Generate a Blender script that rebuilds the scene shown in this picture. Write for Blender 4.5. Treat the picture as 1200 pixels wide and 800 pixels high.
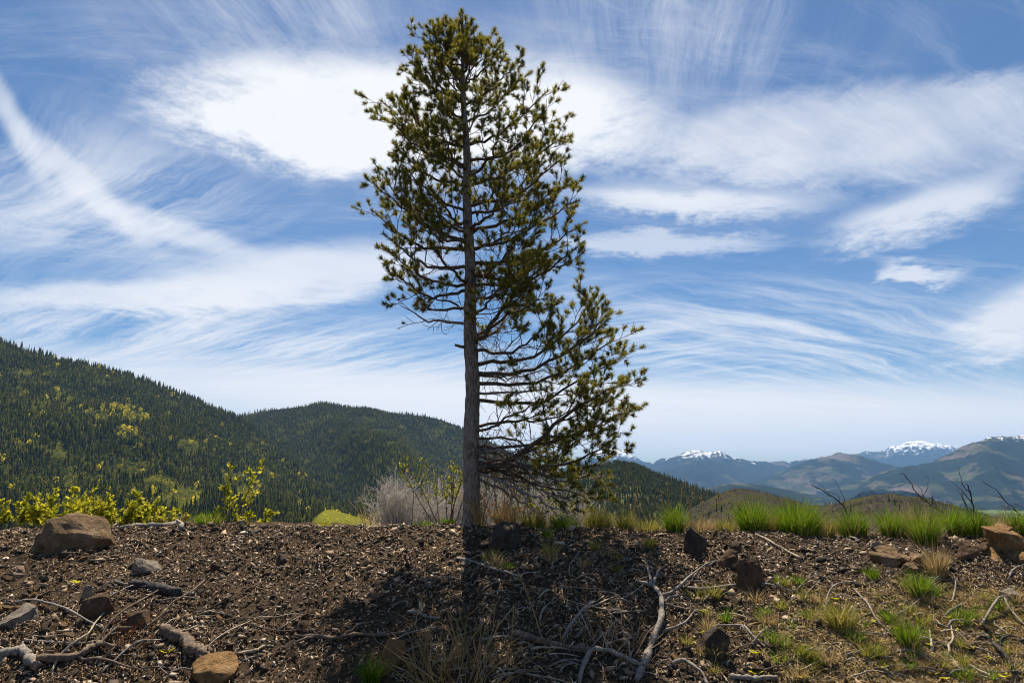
import bpy, bmesh, math, random
import numpy as np
from mathutils import Vector, Matrix

random.seed(7)
RNG = np.random.default_rng(11)
sc = bpy.context.scene
for o in list(bpy.data.objects):
    bpy.data.objects.remove(o)
COL = sc.collection
R = math.radians

# ------------------------------------------------------------------ camera
F = 800.0                       # focal length in photo pixels (24 mm on 36 mm, 1200 px wide)
PITCH = math.atan(160 / F)
CAMZ = 1.6
cam_d = bpy.data.cameras.new('camera'); cam_d.lens = 24; cam_d.sensor_width = 36
cam_d.clip_start = 0.05; cam_d.clip_end = 120000
cam = bpy.data.objects.new('camera', cam_d); COL.objects.link(cam)
cam.location = (0, 0, CAMZ); cam.rotation_euler = (math.pi / 2 + PITCH, 0, 0)
sc.camera = cam

# ------------------------------------------------------------------ sun
SUN_EL, SUN_AZ = R(63), R(-5)  # behind the tree, high
sd = Vector((math.sin(SUN_AZ) * math.cos(SUN_EL), math.cos(SUN_AZ) * math.cos(SUN_EL), math.sin(SUN_EL)))
sl = bpy.data.lights.new('sun', 'SUN'); sl.energy = 5.0; sl.angle = R(0.53); sl.color = (1.0, 0.89, 0.72)
so = bpy.data.objects.new('sun', sl); COL.objects.link(so)
so.rotation_euler = (-sd).to_track_quat('-Z', 'Y').to_euler(); so.location = (5, 20, 40)

sc.view_settings.view_transform = 'Standard'
sc.view_settings.look = 'None'
sc.view_settings.exposure = 0.92
sc.cycles.filter_width = 1.05
sc.view_settings.gamma = 1.0
sc.view_settings.use_curve_mapping = False

# ------------------------------------------------------------------ pixel -> direction
CP, SP = math.cos(PITCH), math.sin(PITCH)
def ray(px, py):
    r = (px - 600.0) / F; u = (400.0 - py) / F
    return np.array([r, CP - u * SP, SP + u * CP])
def at(px, py, Y):
    d = ray(px, py); d = d * (Y / d[1])
    return np.array([d[0], d[1], d[2] + CAMZ])
def project(P):
    P = np.asarray(P, float); x = P[..., 0]; y = P[..., 1]; z = P[..., 2] - CAMZ
    fw = y * CP + z * SP; up = -y * SP + z * CP
    fw = np.maximum(fw, 1e-6)
    return 600 + F * x / fw, 400 - F * up / fw
def azel(px, py):
    d = ray(px, py); d = d / np.linalg.norm(d)
    return np.array([math.atan2(d[0], d[1]), math.asin(d[2])])

# ------------------------------------------------------------------ numpy noise
def _hash(i, j, s):
    h = (i * 374761393 + j * 668265263 + s * 974634777) & 0x7fffffff
    h = ((h ^ (h >> 13)) * 1274126177) & 0x7fffffff
    return ((h ^ (h >> 16)) & 0xffff) / 65535.0
def vnoise(x, y, s=0):
    x = np.asarray(x, float); y = np.asarray(y, float)
    i = np.floor(x).astype(np.int64); j = np.floor(y).astype(np.int64)
    fx = x - i; fy = y - j
    fx = fx * fx * (3 - 2 * fx); fy = fy * fy * (3 - 2 * fy)
    a = _hash(i, j, s); b = _hash(i + 1, j, s); c = _hash(i, j + 1, s); d = _hash(i + 1, j + 1, s)
    return (a + (b - a) * fx) * (1 - fy) + (c + (d - c) * fx) * fy
def fbm(x, y, octv=4, s=0):
    v = 0; a = 0.5
    for k in range(octv):
        v = v + a * (vnoise(x, y, s + k) - 0.5); x = x * 2.03 + 7.1; y = y * 2.03 + 3.3; a *= 0.5
    return v

# ------------------------------------------------------------------ node expression helper
class V:
    nt = None
    def __init__(s, sock): s.s = sock
    @staticmethod
    def m(op, *a, clamp=False):
        n = V.nt.nodes.new('ShaderNodeMath'); n.operation = op; n.use_clamp = clamp
        for k, v in enumerate(a):
            if isinstance(v, V): V.nt.links.new(v.s, n.inputs[k])
            else: n.inputs[k].default_value = float(v)
        return V(n.outputs[0])
    def __add__(s, o): return V.m('ADD', s, o)
    __radd__ = __add__
    def __sub__(s, o): return V.m('SUBTRACT', s, o)
    def __rsub__(s, o): return V.m('SUBTRACT', o, s)
    def __mul__(s, o): return V.m('MULTIPLY', s, o)
    __rmul__ = __mul__
    def __truediv__(s, o): return V.m('DIVIDE', s, o)
    def __rtruediv__(s, o): return V.m('DIVIDE', o, s)
def vclamp(a): return V.m('ADD', a, 0.0, clamp=True)
def vmax(a, b): return V.m('MAXIMUM', a, b)
def sstep(lo, hi, x):
    n = V.nt.nodes.new('ShaderNodeMapRange'); n.interpolation_type = 'SMOOTHSTEP'
    V.nt.links.new(x.s, n.inputs[0])
    a, b, t0, t1 = (lo, hi, 0, 1) if lo < hi else (hi, lo, 1, 0)
    for k, v in ((1, a), (2, b), (3, t0), (4, t1)): n.inputs[k].default_value = v
    return V(n.outputs[0])
def comb(x, y, z):
    n = V.nt.nodes.new('ShaderNodeCombineXYZ')
    for k, v in enumerate((x, y, z)):
        if isinstance(v, V): V.nt.links.new(v.s, n.inputs[k])
        else: n.inputs[k].default_value = v
    return V(n.outputs[0])
def nnoise(vec, scale, detail=4, rough=0.55, dist=0.0):
    n = V.nt.nodes.new('ShaderNodeTexNoise'); n.inputs['Scale'].default_value = scale
    n.inputs['Detail'].default_value = detail; n.inputs['Roughness'].default_value = rough
    n.inputs['Distortion'].default_value = dist
    if vec is not None: V.nt.links.new(vec.s, n.inputs['Vector'])
    return V(n.outputs[0])
def mixc(f, a, b):
    n = V.nt.nodes.new('ShaderNodeMix'); n.data_type = 'RGBA'; n.clamp_factor = True
    if isinstance(f, V): V.nt.links.new(f.s, n.inputs[0])
    else: n.inputs[0].default_value = f
    for k, v in ((6, a), (7, b)):
        if isinstance(v, V): V.nt.links.new(v.s, n.inputs[k])
        else: n.inputs[k].default_value = (*v, 1) if len(v) == 3 else v
    return V(n.outputs[2])
def ramp(f, stops):
    n = V.nt.nodes.new('ShaderNodeValToRGB'); V.nt.links.new(f.s, n.inputs[0])
    e = n.color_ramp.elements
    while len(e) < len(stops): e.new(0.5)
    for q, (p, c) in zip(e, stops): q.position = p; q.color = (*c, 1)
    return V(n.outputs[0])

# ------------------------------------------------------------------ world: sky with cirrus
w = bpy.data.worlds.new('World'); sc.world = w; w.use_nodes = True
w.cycles.sampling_method = 'MANUAL'; w.cycles.sample_map_resolution = 256
nt = w.node_tree; nt.nodes.clear(); V.nt = nt
out = nt.nodes.new('ShaderNodeOutputWorld'); bg = nt.nodes.new('ShaderNodeBackground')
SKY_S = 0.054
bg.inputs[1].default_value = SKY_S
nt.links.new(bg.outputs[0], out.inputs[0])
sky = nt.nodes.new('ShaderNodeTexSky'); sky.sky_type = 'NISHITA'; sky.sun_disc = False
sky.sun_elevation = SUN_EL; sky.sun_rotation = SUN_AZ; sky.altitude = 900
sky.air_density = 1.0; sky.dust_density = 0.4; sky.ozone_density = 3.0
tc = nt.nodes.new('ShaderNodeTexCoord'); sep = nt.nodes.new('ShaderNodeSeparateXYZ')
nt.links.new(tc.outputs['Generated'], sep.inputs[0])
dx, dy, dz = V(sep.outputs[0]), V(sep.outputs[1]), V(sep.outputs[2])
az = V.m('ARCTAN2', dx, dy); el = V.m('ARCSINE', dz)
# the cloud deck: a plane overhead, so that streaks converge towards the horizon
inv = 1.0 / (vmax(dz, 0.0) + 0.10)
cx = dx * inv; cy = dy * inv
plane = comb(cx, cy, 0.0)
fluff2 = nnoise(plane, 0.9, 4, 0.5, 0.3)
fluff3 = nnoise(comb(cx, cy, 5.0), 1.7, 5, 0.55, 0.4)
fluff = nnoise(comb(cx + (fluff3 - 0.5) * 0.3, cy, 2.0), 4.6, 9, 0.70, 0.2)
def streak(ang, across, along, seed, warp=0.55, rough=0.62):
    c, s = math.cos(R(ang)), math.sin(R(ang))
    a = cx * c + cy * s; b = cy * c - cx * s + (fluff2 - 0.5) * warp + (fluff3 - 0.5) * warp * 0.35
    return nnoise(comb(a * along, b * across, seed), 1.0, 7, rough, 0.12)
st_fan = streak(80, 4.6, 0.55, 3.7, 0.10, 0.76)      # streaks that run away from the viewer
st_diag = streak(25, 6.5, 0.8, 8.1, 0.36, 0.74)             # streaks across, tilted
st_left = streak(-32, 6.5, 0.7, 21.4, 0.34, 0.74)
st_flat = streak(4, 6.0, 0.75, 15.2, 0.32, 0.74)
p_az = az + (fluff - 0.5) * 0.07 + (fluff3 - 0.5) * 0.12
p_el = el + (fluff - 0.5) * 0.06 + (fluff2 - 0.5) * 0.05
def mask(c, a, b, lo=1.25, hi=0.1, soft=False):
    c0 = azel(*c); A = azel(*a) - c0; B = azel(*b) - c0
    M = np.linalg.inv(np.array([[A[0], B[0]], [A[1], B[1]]]))
    X, Y = (az, el) if soft else (p_az, p_el)
    qx = X - float(c0[0]); qy = Y - float(c0[1])
    u = qx * float(M[0, 0]) + qy * float(M[0, 1]); v = qx * float(M[1, 0]) + qy * float(M[1, 1])
    return sstep(lo, hi, V.m('SQRT', u * u + v * v))
def over(d, t): return d + t - d * t
def puff(d, m, tex, wt, amp=1.6, lo=0.25, hi=1.0):
    """a cloud body whose edge is broken up by the texture"""
    return over(d, sstep(lo, hi, m + (tex - 0.5) * amp * m) * wt)
def veil(d, m, tex, wt, lo=0.38, hi=0.68):
    """thin streaky cloud inside the mask"""
    return over(d, sstep(lo, hi, tex) * m * wt)
cov = sstep(0.32, 0.62, fluff2)
d = sstep(0.47, 0.80, st_flat) * (0.06 + 0.34 * cov)                      # thin cirrus everywhere
d = over(d, sstep(0.48, 0.82, st_diag) * 0.22)
d = over(d, 0.16 * fluff3)
# big bright cloud
d = puff(d, mask((440, 142), (700, 128), (450, 60), 1.35, 0.25), fluff, 0.98, 2.3, 0.15, 0.8)
d = puff(d, mask((620, 128), (790, 130), (620, 48), 1.35, 0.1), fluff, 0.95, 2.3, 0.15, 0.85)
d = veil(d, mask((470, 130), (800, 120), (470, 10), 1.25, 0.5, True), fluff, 0.45, 0.3, 0.7)
# curved streak at left
d = puff(d, mask((20, 150), (-30, 50), (36, 140), 1.4, 0.0, True), st_left, 0.5, 1.4, 0.1, 0.9)
d = puff(d, mask((95, 215), (-5, 120), (110, 203), 1.6, 0.0, True), fluff * 0.5 + st_left * 0.5, 0.52, 1.4, 0.1, 0.9)
d = puff(d, mask((200, 268), (330, 310), (205, 251), 1.6, 0.0, True), fluff * 0.5 + st_left * 0.5, 0.52, 1.4, 0.1, 0.9)
d = veil(d, mask((110, 230), (360, 250), (110, 110), 1.25, 0.0, True), st_left, 0.65, 0.34, 0.66)
d = veil(d, mask((90, 265), (300, 265), (90, 230), 1.3, 0.0, True), fluff, 0.5, 0.36, 0.66)
# wedge band at left
d = puff(d, mask((360, 325), (600, 280), (370, 372), 1.3, 0.1), fluff, 0.75, 1.3, 0.15, 0.9)
d = puff(d, mask((180, 345), (430, 325), (182, 368), 1.35, 0.0), fluff, 0.62, 1.3, 0.1, 0.9)
d = veil(d, mask((230, 395), (640, 400), (230, 340), 1.25, 0.1, True), st_left, 0.7, 0.38, 0.68)
d = veil(d, mask((420, 430), (640, 440), (420, 390), 1.25, 0.1, True), st_left, 0.6, 0.34, 0.64)
# creamy bank above the horizon
d = over(d, mask((760, 486), (2200, 492), (760, 430), 1.1, 0.35, True) * (0.62 + 0.6 * st_flat) * 0.98)
d = over(d, mask((330, 462), (800, 490), (330, 425), 1.3, 0.1, True) * (0.4 + 0.6 * st_flat) * 0.8)
d = over(d, sstep(azel(600, 470)[1], azel(600, 505)[1], el) * sstep(azel(600, 548)[1], azel(600, 515)[1], el) * 0.55)
# right hand veil with a sharp upper edge
d = veil(d, mask((1040, 168), (1440, 120), (1050, 92), 1.06, 0.72), fluff3 * 0.6 + st_diag * 0.4, 0.66, 0.25, 0.70)
d = over(d, mask((1040, 165), (1420, 110), (1050, 105), 1.12, 0.3) * 0.30)
d = veil(d, mask((800, 190), (1100, 200), (800, 110), 1.3, 0.1, True), fluff, 0.5, 0.28, 0.66)
d = puff(d, mask((800, 240), (985, 244), (800, 214), 1.3, 0.0), st_flat * 0.5 + fluff * 0.5, 0.78, 1.5, 0.12, 0.95)
d = puff(d, mask((780, 288), (960, 285), (780, 268), 1.3, 0.1), st_flat, 0.55, 1.4, 0.15, 0.9)
d = puff(d, mask((1075, 256), (1250, 205), (1088, 288), 1.35, 0.0), fluff, 0.72, 1.5, 0.15, 0.95)
d = puff(d, mask((1085, 317), (1150, 320), (1085, 300), 1.3, 0.1), fluff, 0.7, 1.6, 0.15, 0.9)
d = puff(d, mask((1200, 372), (1330, 320), (1220, 430), 1.35, 0.0), fluff, 0.75, 1.3, 0.12, 0.95)
d = veil(d, mask((940, 400), (1290, 430), (940, 320), 1.25, 0.0, True), st_diag, 0.75, 0.36, 0.66)
d = veil(d, mask((760, 400), (940, 450), (740, 330), 1.25, 0.0, True), st_left, 0.7, 0.38, 0.68)
# fans overhead
d = veil(d, mask((800, 10), (1060, 0), (800, 160), 1.25, 0.0, True), st_fan, 0.62, 0.36, 0.76)
d = veil(d, mask((320, 5), (520, 10), (320, 105), 1.25, 0.0, True), st_fan, 0.6, 0.36, 0.74)
d = d * sstep(-0.01, 0.045, el)
cloudcol = mixc(sstep(0.0, 0.35, el), (10.8, 10.4, 9.9), (9.7, 9.8, 10.0))
skyc = mixc(1.0, V(sky.outputs[0]), V(sky.outputs[0]))
hs = nt.nodes.new('ShaderNodeHueSaturation'); hs.inputs['Saturation'].default_value = 1.36; hs.inputs['Value'].default_value = 0.90
nt.links.new(sky.outputs[0], hs.inputs['Color'])
fin = mixc(d, V(hs.outputs[0]), cloudcol)
nt.links.new(fin.s, bg.inputs[0])

# ------------------------------------------------------------------ materials
def mat(name, fn, rough=0.85, bump=None, spec=0.0, trans=0.0):
    """fn() returns the colour socket; bump() returns (height, distance)"""
    m = bpy.data.materials.new(name); m.use_nodes = True
    nt = m.node_tree; V.nt = nt
    bs = nt.nodes['Principled BSDF']; bs.inputs['Roughness'].default_value = rough
    bs.inputs['Specular IOR Level'].default_value = spec
    c = fn()
    if isinstance(c, V): nt.links.new(c.s, bs.inputs['Base Color'])
    else: bs.inputs['Base Color'].default_value = (*c, 1)
    if bump:
        h, dist = bump()
        b = nt.nodes.new('ShaderNodeBump'); b.inputs['Distance'].default_value = dist
        b.inputs['Strength'].default_value = 1.0
        nt.links.new(h.s, b.inputs['Height']); nt.links.new(b.outputs[0], bs.inputs['Normal'])
    if trans:
        tr = nt.nodes.new('ShaderNodeBsdfTranslucent'); mx = nt.nodes.new('ShaderNodeMixShader')
        mx.inputs[0].default_value = trans
        if isinstance(c, V): nt.links.new(c.s, tr.inputs[0])
        else: tr.inputs[0].default_value = (*c, 1)
        nt.links.new(bs.outputs[0], mx.inputs[1]); nt.links.new(tr.outputs[0], mx.inputs[2])
        nt.links.new(mx.outputs[0], nt.nodes['Material Output'].inputs[0])
    return m
def pos():
    n = V.nt.nodes.new('ShaderNodeNewGeometry'); return V(n.outputs['Position'])
def objc():
    n = V.nt.nodes.new('ShaderNodeTexCoord'); return V(n.outputs['Object'])
def island():
    n = V.nt.nodes.new('ShaderNodeNewGeometry'); return V(n.outputs['Random Per Island'])
def orand():
    n = V.nt.nodes.new('ShaderNodeObjectInfo'); return V(n.outputs['Random'])
def sepv(v):
    n = V.nt.nodes.new('ShaderNodeSeparateXYZ'); V.nt.links.new(v.s, n.inputs[0])
    return V(n.outputs[0]), V(n.outputs[1]), V(n.outputs[2])

def soil_col():
    p = pos()
    return mixc(sstep(0.35, 0.7, nnoise(p, 1.3, 4)),
                ramp(nnoise(p, 38, 6, 0.7), [(0.30, (0.014, 0.010, 0.008)), (0.55, (0.072, 0.054, 0.039)), (0.8, (0.19, 0.14, 0.098))]),
                ramp(nnoise(p, 30, 6, 0.7), [(0.30, (0.020, 0.014, 0.010)), (0.55, (0.095, 0.068, 0.045)), (0.8, (0.23, 0.165, 0.108))]))
M = {}
M['soil'] = mat('soil', soil_col, 0.95, lambda: (nnoise(pos(), 60, 6, 0.7), 0.02))
M['gravel'] = mat('gravel', lambda: mixc(nnoise(pos(), 60, 4, 0.6) * 0.5,
      ramp(island(), [(0.0, (0.035, 0.028, 0.023)), (0.35, (0.095, 0.072, 0.054)), (0.60, (0.20, 0.145, 0.10)), (0.80, (0.33, 0.24, 0.16)), (0.93, (0.47, 0.355, 0.245)), (1.0, (0.62, 0.54, 0.44))]),
      (0.05, 0.04, 0.03)), 0.85, spec=0.12)
M['litter'] = mat('litter', lambda: ramp(island(), [(0.0, (0.06, 0.036, 0.02)), (0.4, (0.21, 0.14, 0.085)), (0.75, (0.42, 0.30, 0.19)), (1.0, (0.62, 0.52, 0.40))]), 0.9)
def rockmat(name, a, b, c, sc_=9):
    return mat(name, lambda: mixc(sstep(0.55, 0.72, nnoise(objc(), sc_ * 2.6, 6, 0.7)), ramp(nnoise(objc(), sc_, 7, 0.68), [(0.3, a), (0.52, b), (0.75, c)]), tuple(x * 0.4 for x in a)),
               0.92, lambda: (nnoise(objc(), sc_ * 3.0, 9, 0.75) + nnoise(objc(), sc_ * 0.9, 5, 0.6) * 1.2, 0.07), spec=0.15)
M['rock_tan'] = rockmat('rock_tan', (0.13, 0.083, 0.048), (0.30, 0.20, 0.112), (0.50, 0.37, 0.235), 8)
M['rock_orange'] = rockmat('rock_orange', (0.16, 0.085, 0.035), (0.36, 0.21, 0.09), (0.52, 0.36, 0.19), 8)
M['rock_brown'] = rockmat('rock_brown', (0.07, 0.045, 0.03), (0.17, 0.108, 0.066), (0.31, 0.205, 0.125), 10)
M['rock_dark'] = rockmat('rock_dark', (0.05, 0.041, 0.035), (0.115, 0.088, 0.068), (0.22, 0.165, 0.12), 10)
M['rock_pale'] = rockmat('rock_pale', (0.17, 0.145, 0.12), (0.33, 0.28, 0.22), (0.48, 0.42, 0.34), 9)
def bark_col():
    x, y, z = sepv(objc())
    v = comb(x * 1.0, y * 1.0, z * 0.30)
    return mixc(sstep(0.5, 0.75, nnoise(objc(), 5, 4)), ramp(nnoise(v, 42, 7, 0.7), [(0.3, (0.06, 0.048, 0.04)), (0.5, (0.22, 0.178, 0.148)), (0.72, (0.42, 0.36, 0.31))]), (0.33, 0.285, 0.25))
def bark_bump():
    x, y, z = sepv(objc()); v = comb(x, y, z * 0.35)
    return nnoise(v, 45, 7, 0.7), 0.02
M['bark'] = mat('bark', bark_col, 0.95, bark_bump, spec=0.15)
M['limb_bark'] = mat('limb_bark', lambda: ramp(nnoise(objc(), 30, 5, 0.65), [(0.3, (0.045, 0.033, 0.026)), (0.55, (0.115, 0.085, 0.065)), (0.75, (0.19, 0.15, 0.12))]), 0.9, spec=0.2)
M['needles'] = mat('needles', lambda: mixc(sstep(0.4, 0.62, nnoise(pos(), 2.6, 3)),
      ramp(island(), [(0.0, (0.085, 0.092, 0.012)), (0.5, (0.20, 0.19, 0.02)), (0.85, (0.36, 0.31, 0.035)), (1.0, (0.50, 0.37, 0.09))]),
      ramp(island(), [(0.0, (0.058, 0.070, 0.012)), (0.6, (0.135, 0.142, 0.018)), (1.0, (0.29, 0.26, 0.04))])), 0.5, spec=0.45, trans=0.55)
def woodmat(name, a, b, c):
    return mat(name, lambda: ramp(nnoise(objc(), 55, 6, 0.7), [(0.28, a), (0.52, b), (0.75, c)]), 0.9, lambda: (nnoise(objc(), 70, 5, 0.7), 0.006), spec=0.2)
M['wood_grey'] = woodmat('wood_grey', (0.07, 0.06, 0.052), (0.24, 0.21, 0.18), (0.42, 0.38, 0.33))
M['wood_brown'] = woodmat('wood_brown', (0.045, 0.032, 0.024), (0.15, 0.11, 0.08), (0.30, 0.24, 0.18))
M['wood_char'] = woodmat('wood_char', (0.012, 0.011, 0.011), (0.045, 0.041, 0.04), (0.20, 0.185, 0.17))
M['wood_pale'] = woodmat('wood_pale', (0.20, 0.16, 0.11), (0.40, 0.33, 0.24), (0.55, 0.47, 0.36))
def grassmat(name, a, b, c, tr=0.4):
    return mat(name, lambda: ramp(island(), [(0.0, a), (0.55, b), (1.0, c)]), 0.6, spec=0.15, trans=tr)
M['grass_green'] = grassmat('grass_green', (0.065, 0.13, 0.006), (0.13, 0.225, 0.010), (0.26, 0.32, 0.03), 0.5)
M['grass_olive'] = grassmat('grass_olive', (0.13, 0.14, 0.018), (0.28, 0.27, 0.04), (0.48, 0.38, 0.13), 0.45)
M['grass_straw'] = grassmat('grass_straw', (0.22, 0.15, 0.06), (0.42, 0.30, 0.13), (0.55, 0.44, 0.24), 0.35)
M['straw'] = grassmat('straw', (0.26, 0.18, 0.07), (0.46, 0.335, 0.15), (0.62, 0.50, 0.28), 0.3)
M['leaf_yellow'] = grassmat('leaf_yellow', (0.15, 0.19, 0.012), (0.44, 0.42, 0.02), (0.72, 0.62, 0.08), 0.5)
M['leaf_green'] = grassmat('leaf_green', (0.10, 0.13, 0.015), (0.24, 0.25, 0.025), (0.42, 0.36, 0.06), 0.45)
M['leaf_rust'] = grassmat('leaf_rust', (0.15, 0.05, 0.02), (0.30, 0.11, 0.04), (0.42, 0.20, 0.09), 0.35)
M['bare_twigs'] = mat('bare_twigs', lambda: ramp(island(), [(0.0, (0.28, 0.25, 0.215)), (0.6, (0.46, 0.415, 0.36)), (1.0, (0.58, 0.53, 0.47))]), 0.9, spec=0.1, trans=0.3)

# ------------------------------------------------------------------ mesh builder (triangles, numpy)
class MB:
    def __init__(s): s.v = []; s.f = []; s.n = 0
    def add(s, v, f):
        v = np.asarray(v, float).reshape(-1, 3); f = np.asarray(f, np.int64).reshape(-1, 3)
        s.v.append(v); s.f.append(f + s.n); s.n += len(v)
    def mesh(s, name, material, smooth=False, origin=None):
        v = np.concatenate(s.v); f = np.concatenate(s.f)
        if origin is not None: v = v - np.asarray(origin)
        me = bpy.data.meshes.new(name)
        me.vertices.add(len(v)); me.vertices.foreach_set('co', v.astype(np.float32).ravel())
        me.loops.add(len(f) * 3); me.loops.foreach_set('vertex_index', f.astype(np.int32).ravel())
        me.polygons.add(len(f)); me.polygons.foreach_set('loop_start', np.arange(0, len(f) * 3, 3, dtype=np.int32))
        if smooth: me.polygons.foreach_set('use_smooth', np.ones(len(f), bool))
        me.update(calc_edges=True); me.validate()
        if material: me.materials.append(material)
        return me
    def build(s, name, material, parent=None, smooth=False, origin=None):
        me = s.mesh(name, material, smooth, origin)
        o = bpy.data.objects.new(name, me); COL.objects.link(o)
        if parent is not None: o.parent = parent
        elif origin is not None: o.location = origin
        return o
def tag(o, label, cat, group=None, kind=None):
    if label: o['label'] = label
    if cat: o['category'] = cat
    if group: o['group'] = group
    if kind: o['kind'] = kind
    return o
def empty(name, loc, label, cat, group=None):
    o = bpy.data.objects.new(name, None); COL.objects.link(o); o.location = loc; o.empty_display_size = 0.1
    return tag(o, label, cat, group)

def tube_geo(P, rad, sides=5, cap=True):
    P = np.asarray(P, float); n = len(P); rad = np.broadcast_to(np.asarray(rad, float), (n,))
    T = np.gradient(P, axis=0); T /= np.linalg.norm(T, axis=1)[:, None] + 1e-12
    ref = np.array([0.0, 0.0, 1.0]) if abs(T[0][2]) < 0.8 else np.array([1.0, 0.0, 0.0])
    A = np.cross(T, ref); bad = np.linalg.norm(A, axis=1) < 1e-3; A[bad] = np.array([1.0, 0, 0])
    A /= np.linalg.norm(A, axis=1)[:, None]
    for k in range(1, n):
        a = A[k - 1] - T[k] * np.dot(A[k - 1], T[k]); A[k] = a / (np.linalg.norm(a) + 1e-12)
    B = np.cross(T, A)
    th = np.linspace(0, 2 * np.pi, sides, endpoint=False)
    v = P[:, None, :] + rad[:, None, None] * (np.cos(th)[None, :, None] * A[:, None, :] + np.sin(th)[None, :, None] * B[:, None, :])
    i = np.arange(n - 1)[:, None] * sides; j = np.arange(sides)[None, :]; j2 = (j + 1) % sides
    a = i + j; b = i + j2; c = a + sides; d2 = b + sides
    f = np.concatenate([np.stack([a, b, d2], -1).reshape(-1, 3), np.stack([a, d2, c], -1).reshape(-1, 3)])
    v = v.reshape(-1, 3)
    if cap:
        v = np.concatenate([v, P[:1], P[-1:]]); N = n * sides
        j = np.arange(sides); j2 = (j + 1) % sides
        f = np.concatenate([f, np.stack([np.full(sides, N), j2, j], -1), np.stack([np.full(sides, N + 1), (n - 1) * sides + j, (n - 1) * sides + j2], -1)])
    return v, f
def spline(pts, n):
    """Catmull-Rom resample of a polyline"""
    P = np.asarray(pts, float)
    if len(P) == 2: t = np.linspace(0, 1, n)[:, None]; return P[0] * (1 - t) + P[1] * t
    Q = np.concatenate([2 * P[:1] - P[1:2], P, 2 * P[-1:] - P[-2:-1]])
    u = np.linspace(0, len(P) - 1 - 1e-9, n); k = u.astype(int); t = (u - k)[:, None]
    a, b, c, d = Q[k], Q[k + 1], Q[k + 2], Q[k + 3]
    return 0.5 * (2 * b + (c - a) * t + (2 * a - 5 * b + 4 * c - d) * t * t + (3 * b - a - 3 * c + d) * t ** 3)
def unit(v): return v / (np.linalg.norm(v) + 1e-12)

# ------------------------------------------------------------------ the bank (near ground)
TY = 7.0                                             # distance of the crest and the tree
_cpx = [-400, 0, 100, 200, 300, 400, 450, 550, 650, 740, 860, 1000, 1200, 1600]
_cpy = [628, 624, 620, 617, 616, 616, 618, 616, 619, 622, 625, 628, 631, 636]
_cx = [at(a, b, TY)[0] for a, b in zip(_cpx, _cpy)]; _cz = [at(a, b, TY)[2] for a, b in zip(_cpx, _cpy)]
def ground(x, y):
    x = np.asarray(x, float); y = np.asarray(y, float)
    zc = np.interp(x, _cx, _cz)
    yc = TY - 0.1 + 0.5 * fbm(x * 0.55, x * 0 + 3.1, 3, 40)
    s = np.clip((y - 4.2) / (yc - 4.2), 0, 1)
    z = zc * (1 - (1 - s) ** 1.3)
    u = np.maximum(y - yc - 0.12, 0)
    z = z - 0.12 * u * u / (u + 0.7) - 0.26 * np.maximum(u - 45, 0) ** 2 / (np.maximum(u - 45, 0) + 60)
    fade = np.clip((y - 3.4) / 1.4, 0.15, 1)
    big = fbm(x * 0.9, y * 0.9, 3, 5) * 0.22 * np.clip(4 * s * (1 - s) + 0.1, 0, 1)
    z = z + fade * (big + fbm(x * 3.1, y * 3.1, 4, 9) * 0.125 + fbm(x * 15, y * 15, 3, 21) * 0.036)
    far = np.clip((y - 12) / 60, 0, 1)
    z = z + far * fbm(x * 0.03, y * 0.03, 4, 33) * 5
    return z
_T = np.concatenate([np.linspace(3.2, 9, 1400), np.linspace(9.02, 60, 900)])
def hit(px, py, default=None):
    """where the sight line through a photo pixel meets the bank"""
    d = ray(px, py); d = d / d[1]
    X = d[0] * _T; Z = CAMZ + d[2] * _T
    g = Z - ground(X, _T)
    k = np.argmax(g < 0)
    if g[k] >= 0:
        y = TY + 0.1; x = d[0] * y
        return np.array([x, y, float(ground(x, y))])
    y = _T[k]; x = d[0] * y
    return np.array([x, y, float(ground(x, y))])
def axis(segs):
    out = []
    for a, b, n in segs: out.append(np.linspace(a, b, n, endpoint=False))
    return np.concatenate(out + [np.array([segs[-1][1]])])
gx = axis([(-400, -60, 15), (-60, -9, 30), (-9, 9, 500), (9, 60, 30), (60, 400, 15)])
gy = axis([(-60, 0, 8), (0, 4.0, 14), (4.0, 8.0, 145), (8.0, 14, 24), (14, 80, 34), (80, 640, 25)])
GX, GY = np.meshgrid(gx, gy); GZ = ground(GX, GY)
def grid_faces(ny, nx):
    a = (np.arange(ny - 1)[:, None] * nx + np.arange(nx - 1)[None, :]).ravel()
    return np.concatenate([np.stack([a, a + 1, a + nx + 1], -1), np.stack([a, a + nx + 1, a + nx], -1)])
mb = MB(); mb.add(np.stack([GX, GY, GZ], -1), grid_faces(len(gy), len(gx)))
bank = mb.build('ground', M['soil'], smooth=True); bank['kind'] = 'structure'

# valley floor sheet out to the horizon
def valley_col():
    p = pos()
    return mixc(sstep(0.42, 0.6, nnoise(p, 0.0016, 6, 0.65)), (0.10, 0.13, 0.035), mixc(sstep(0.5, 0.58, nnoise(p, 0.004, 4, 0.6)), (0.03, 0.045, 0.02), (0.20, 0.165, 0.115)))
M['valley'] = mat('valley', valley_col, 0.95)
mb = MB(); s_ = 22500.0; VZ = -230.0
mb.add([(-s_, -s_, VZ), (s_, -s_, VZ), (s_, s_, VZ), (-s_, s_, VZ)], [(0, 1, 2), (0, 2, 3)])
vf = mb.build('valley_floor', M['valley']); vf['kind'] = 'structure'

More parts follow.
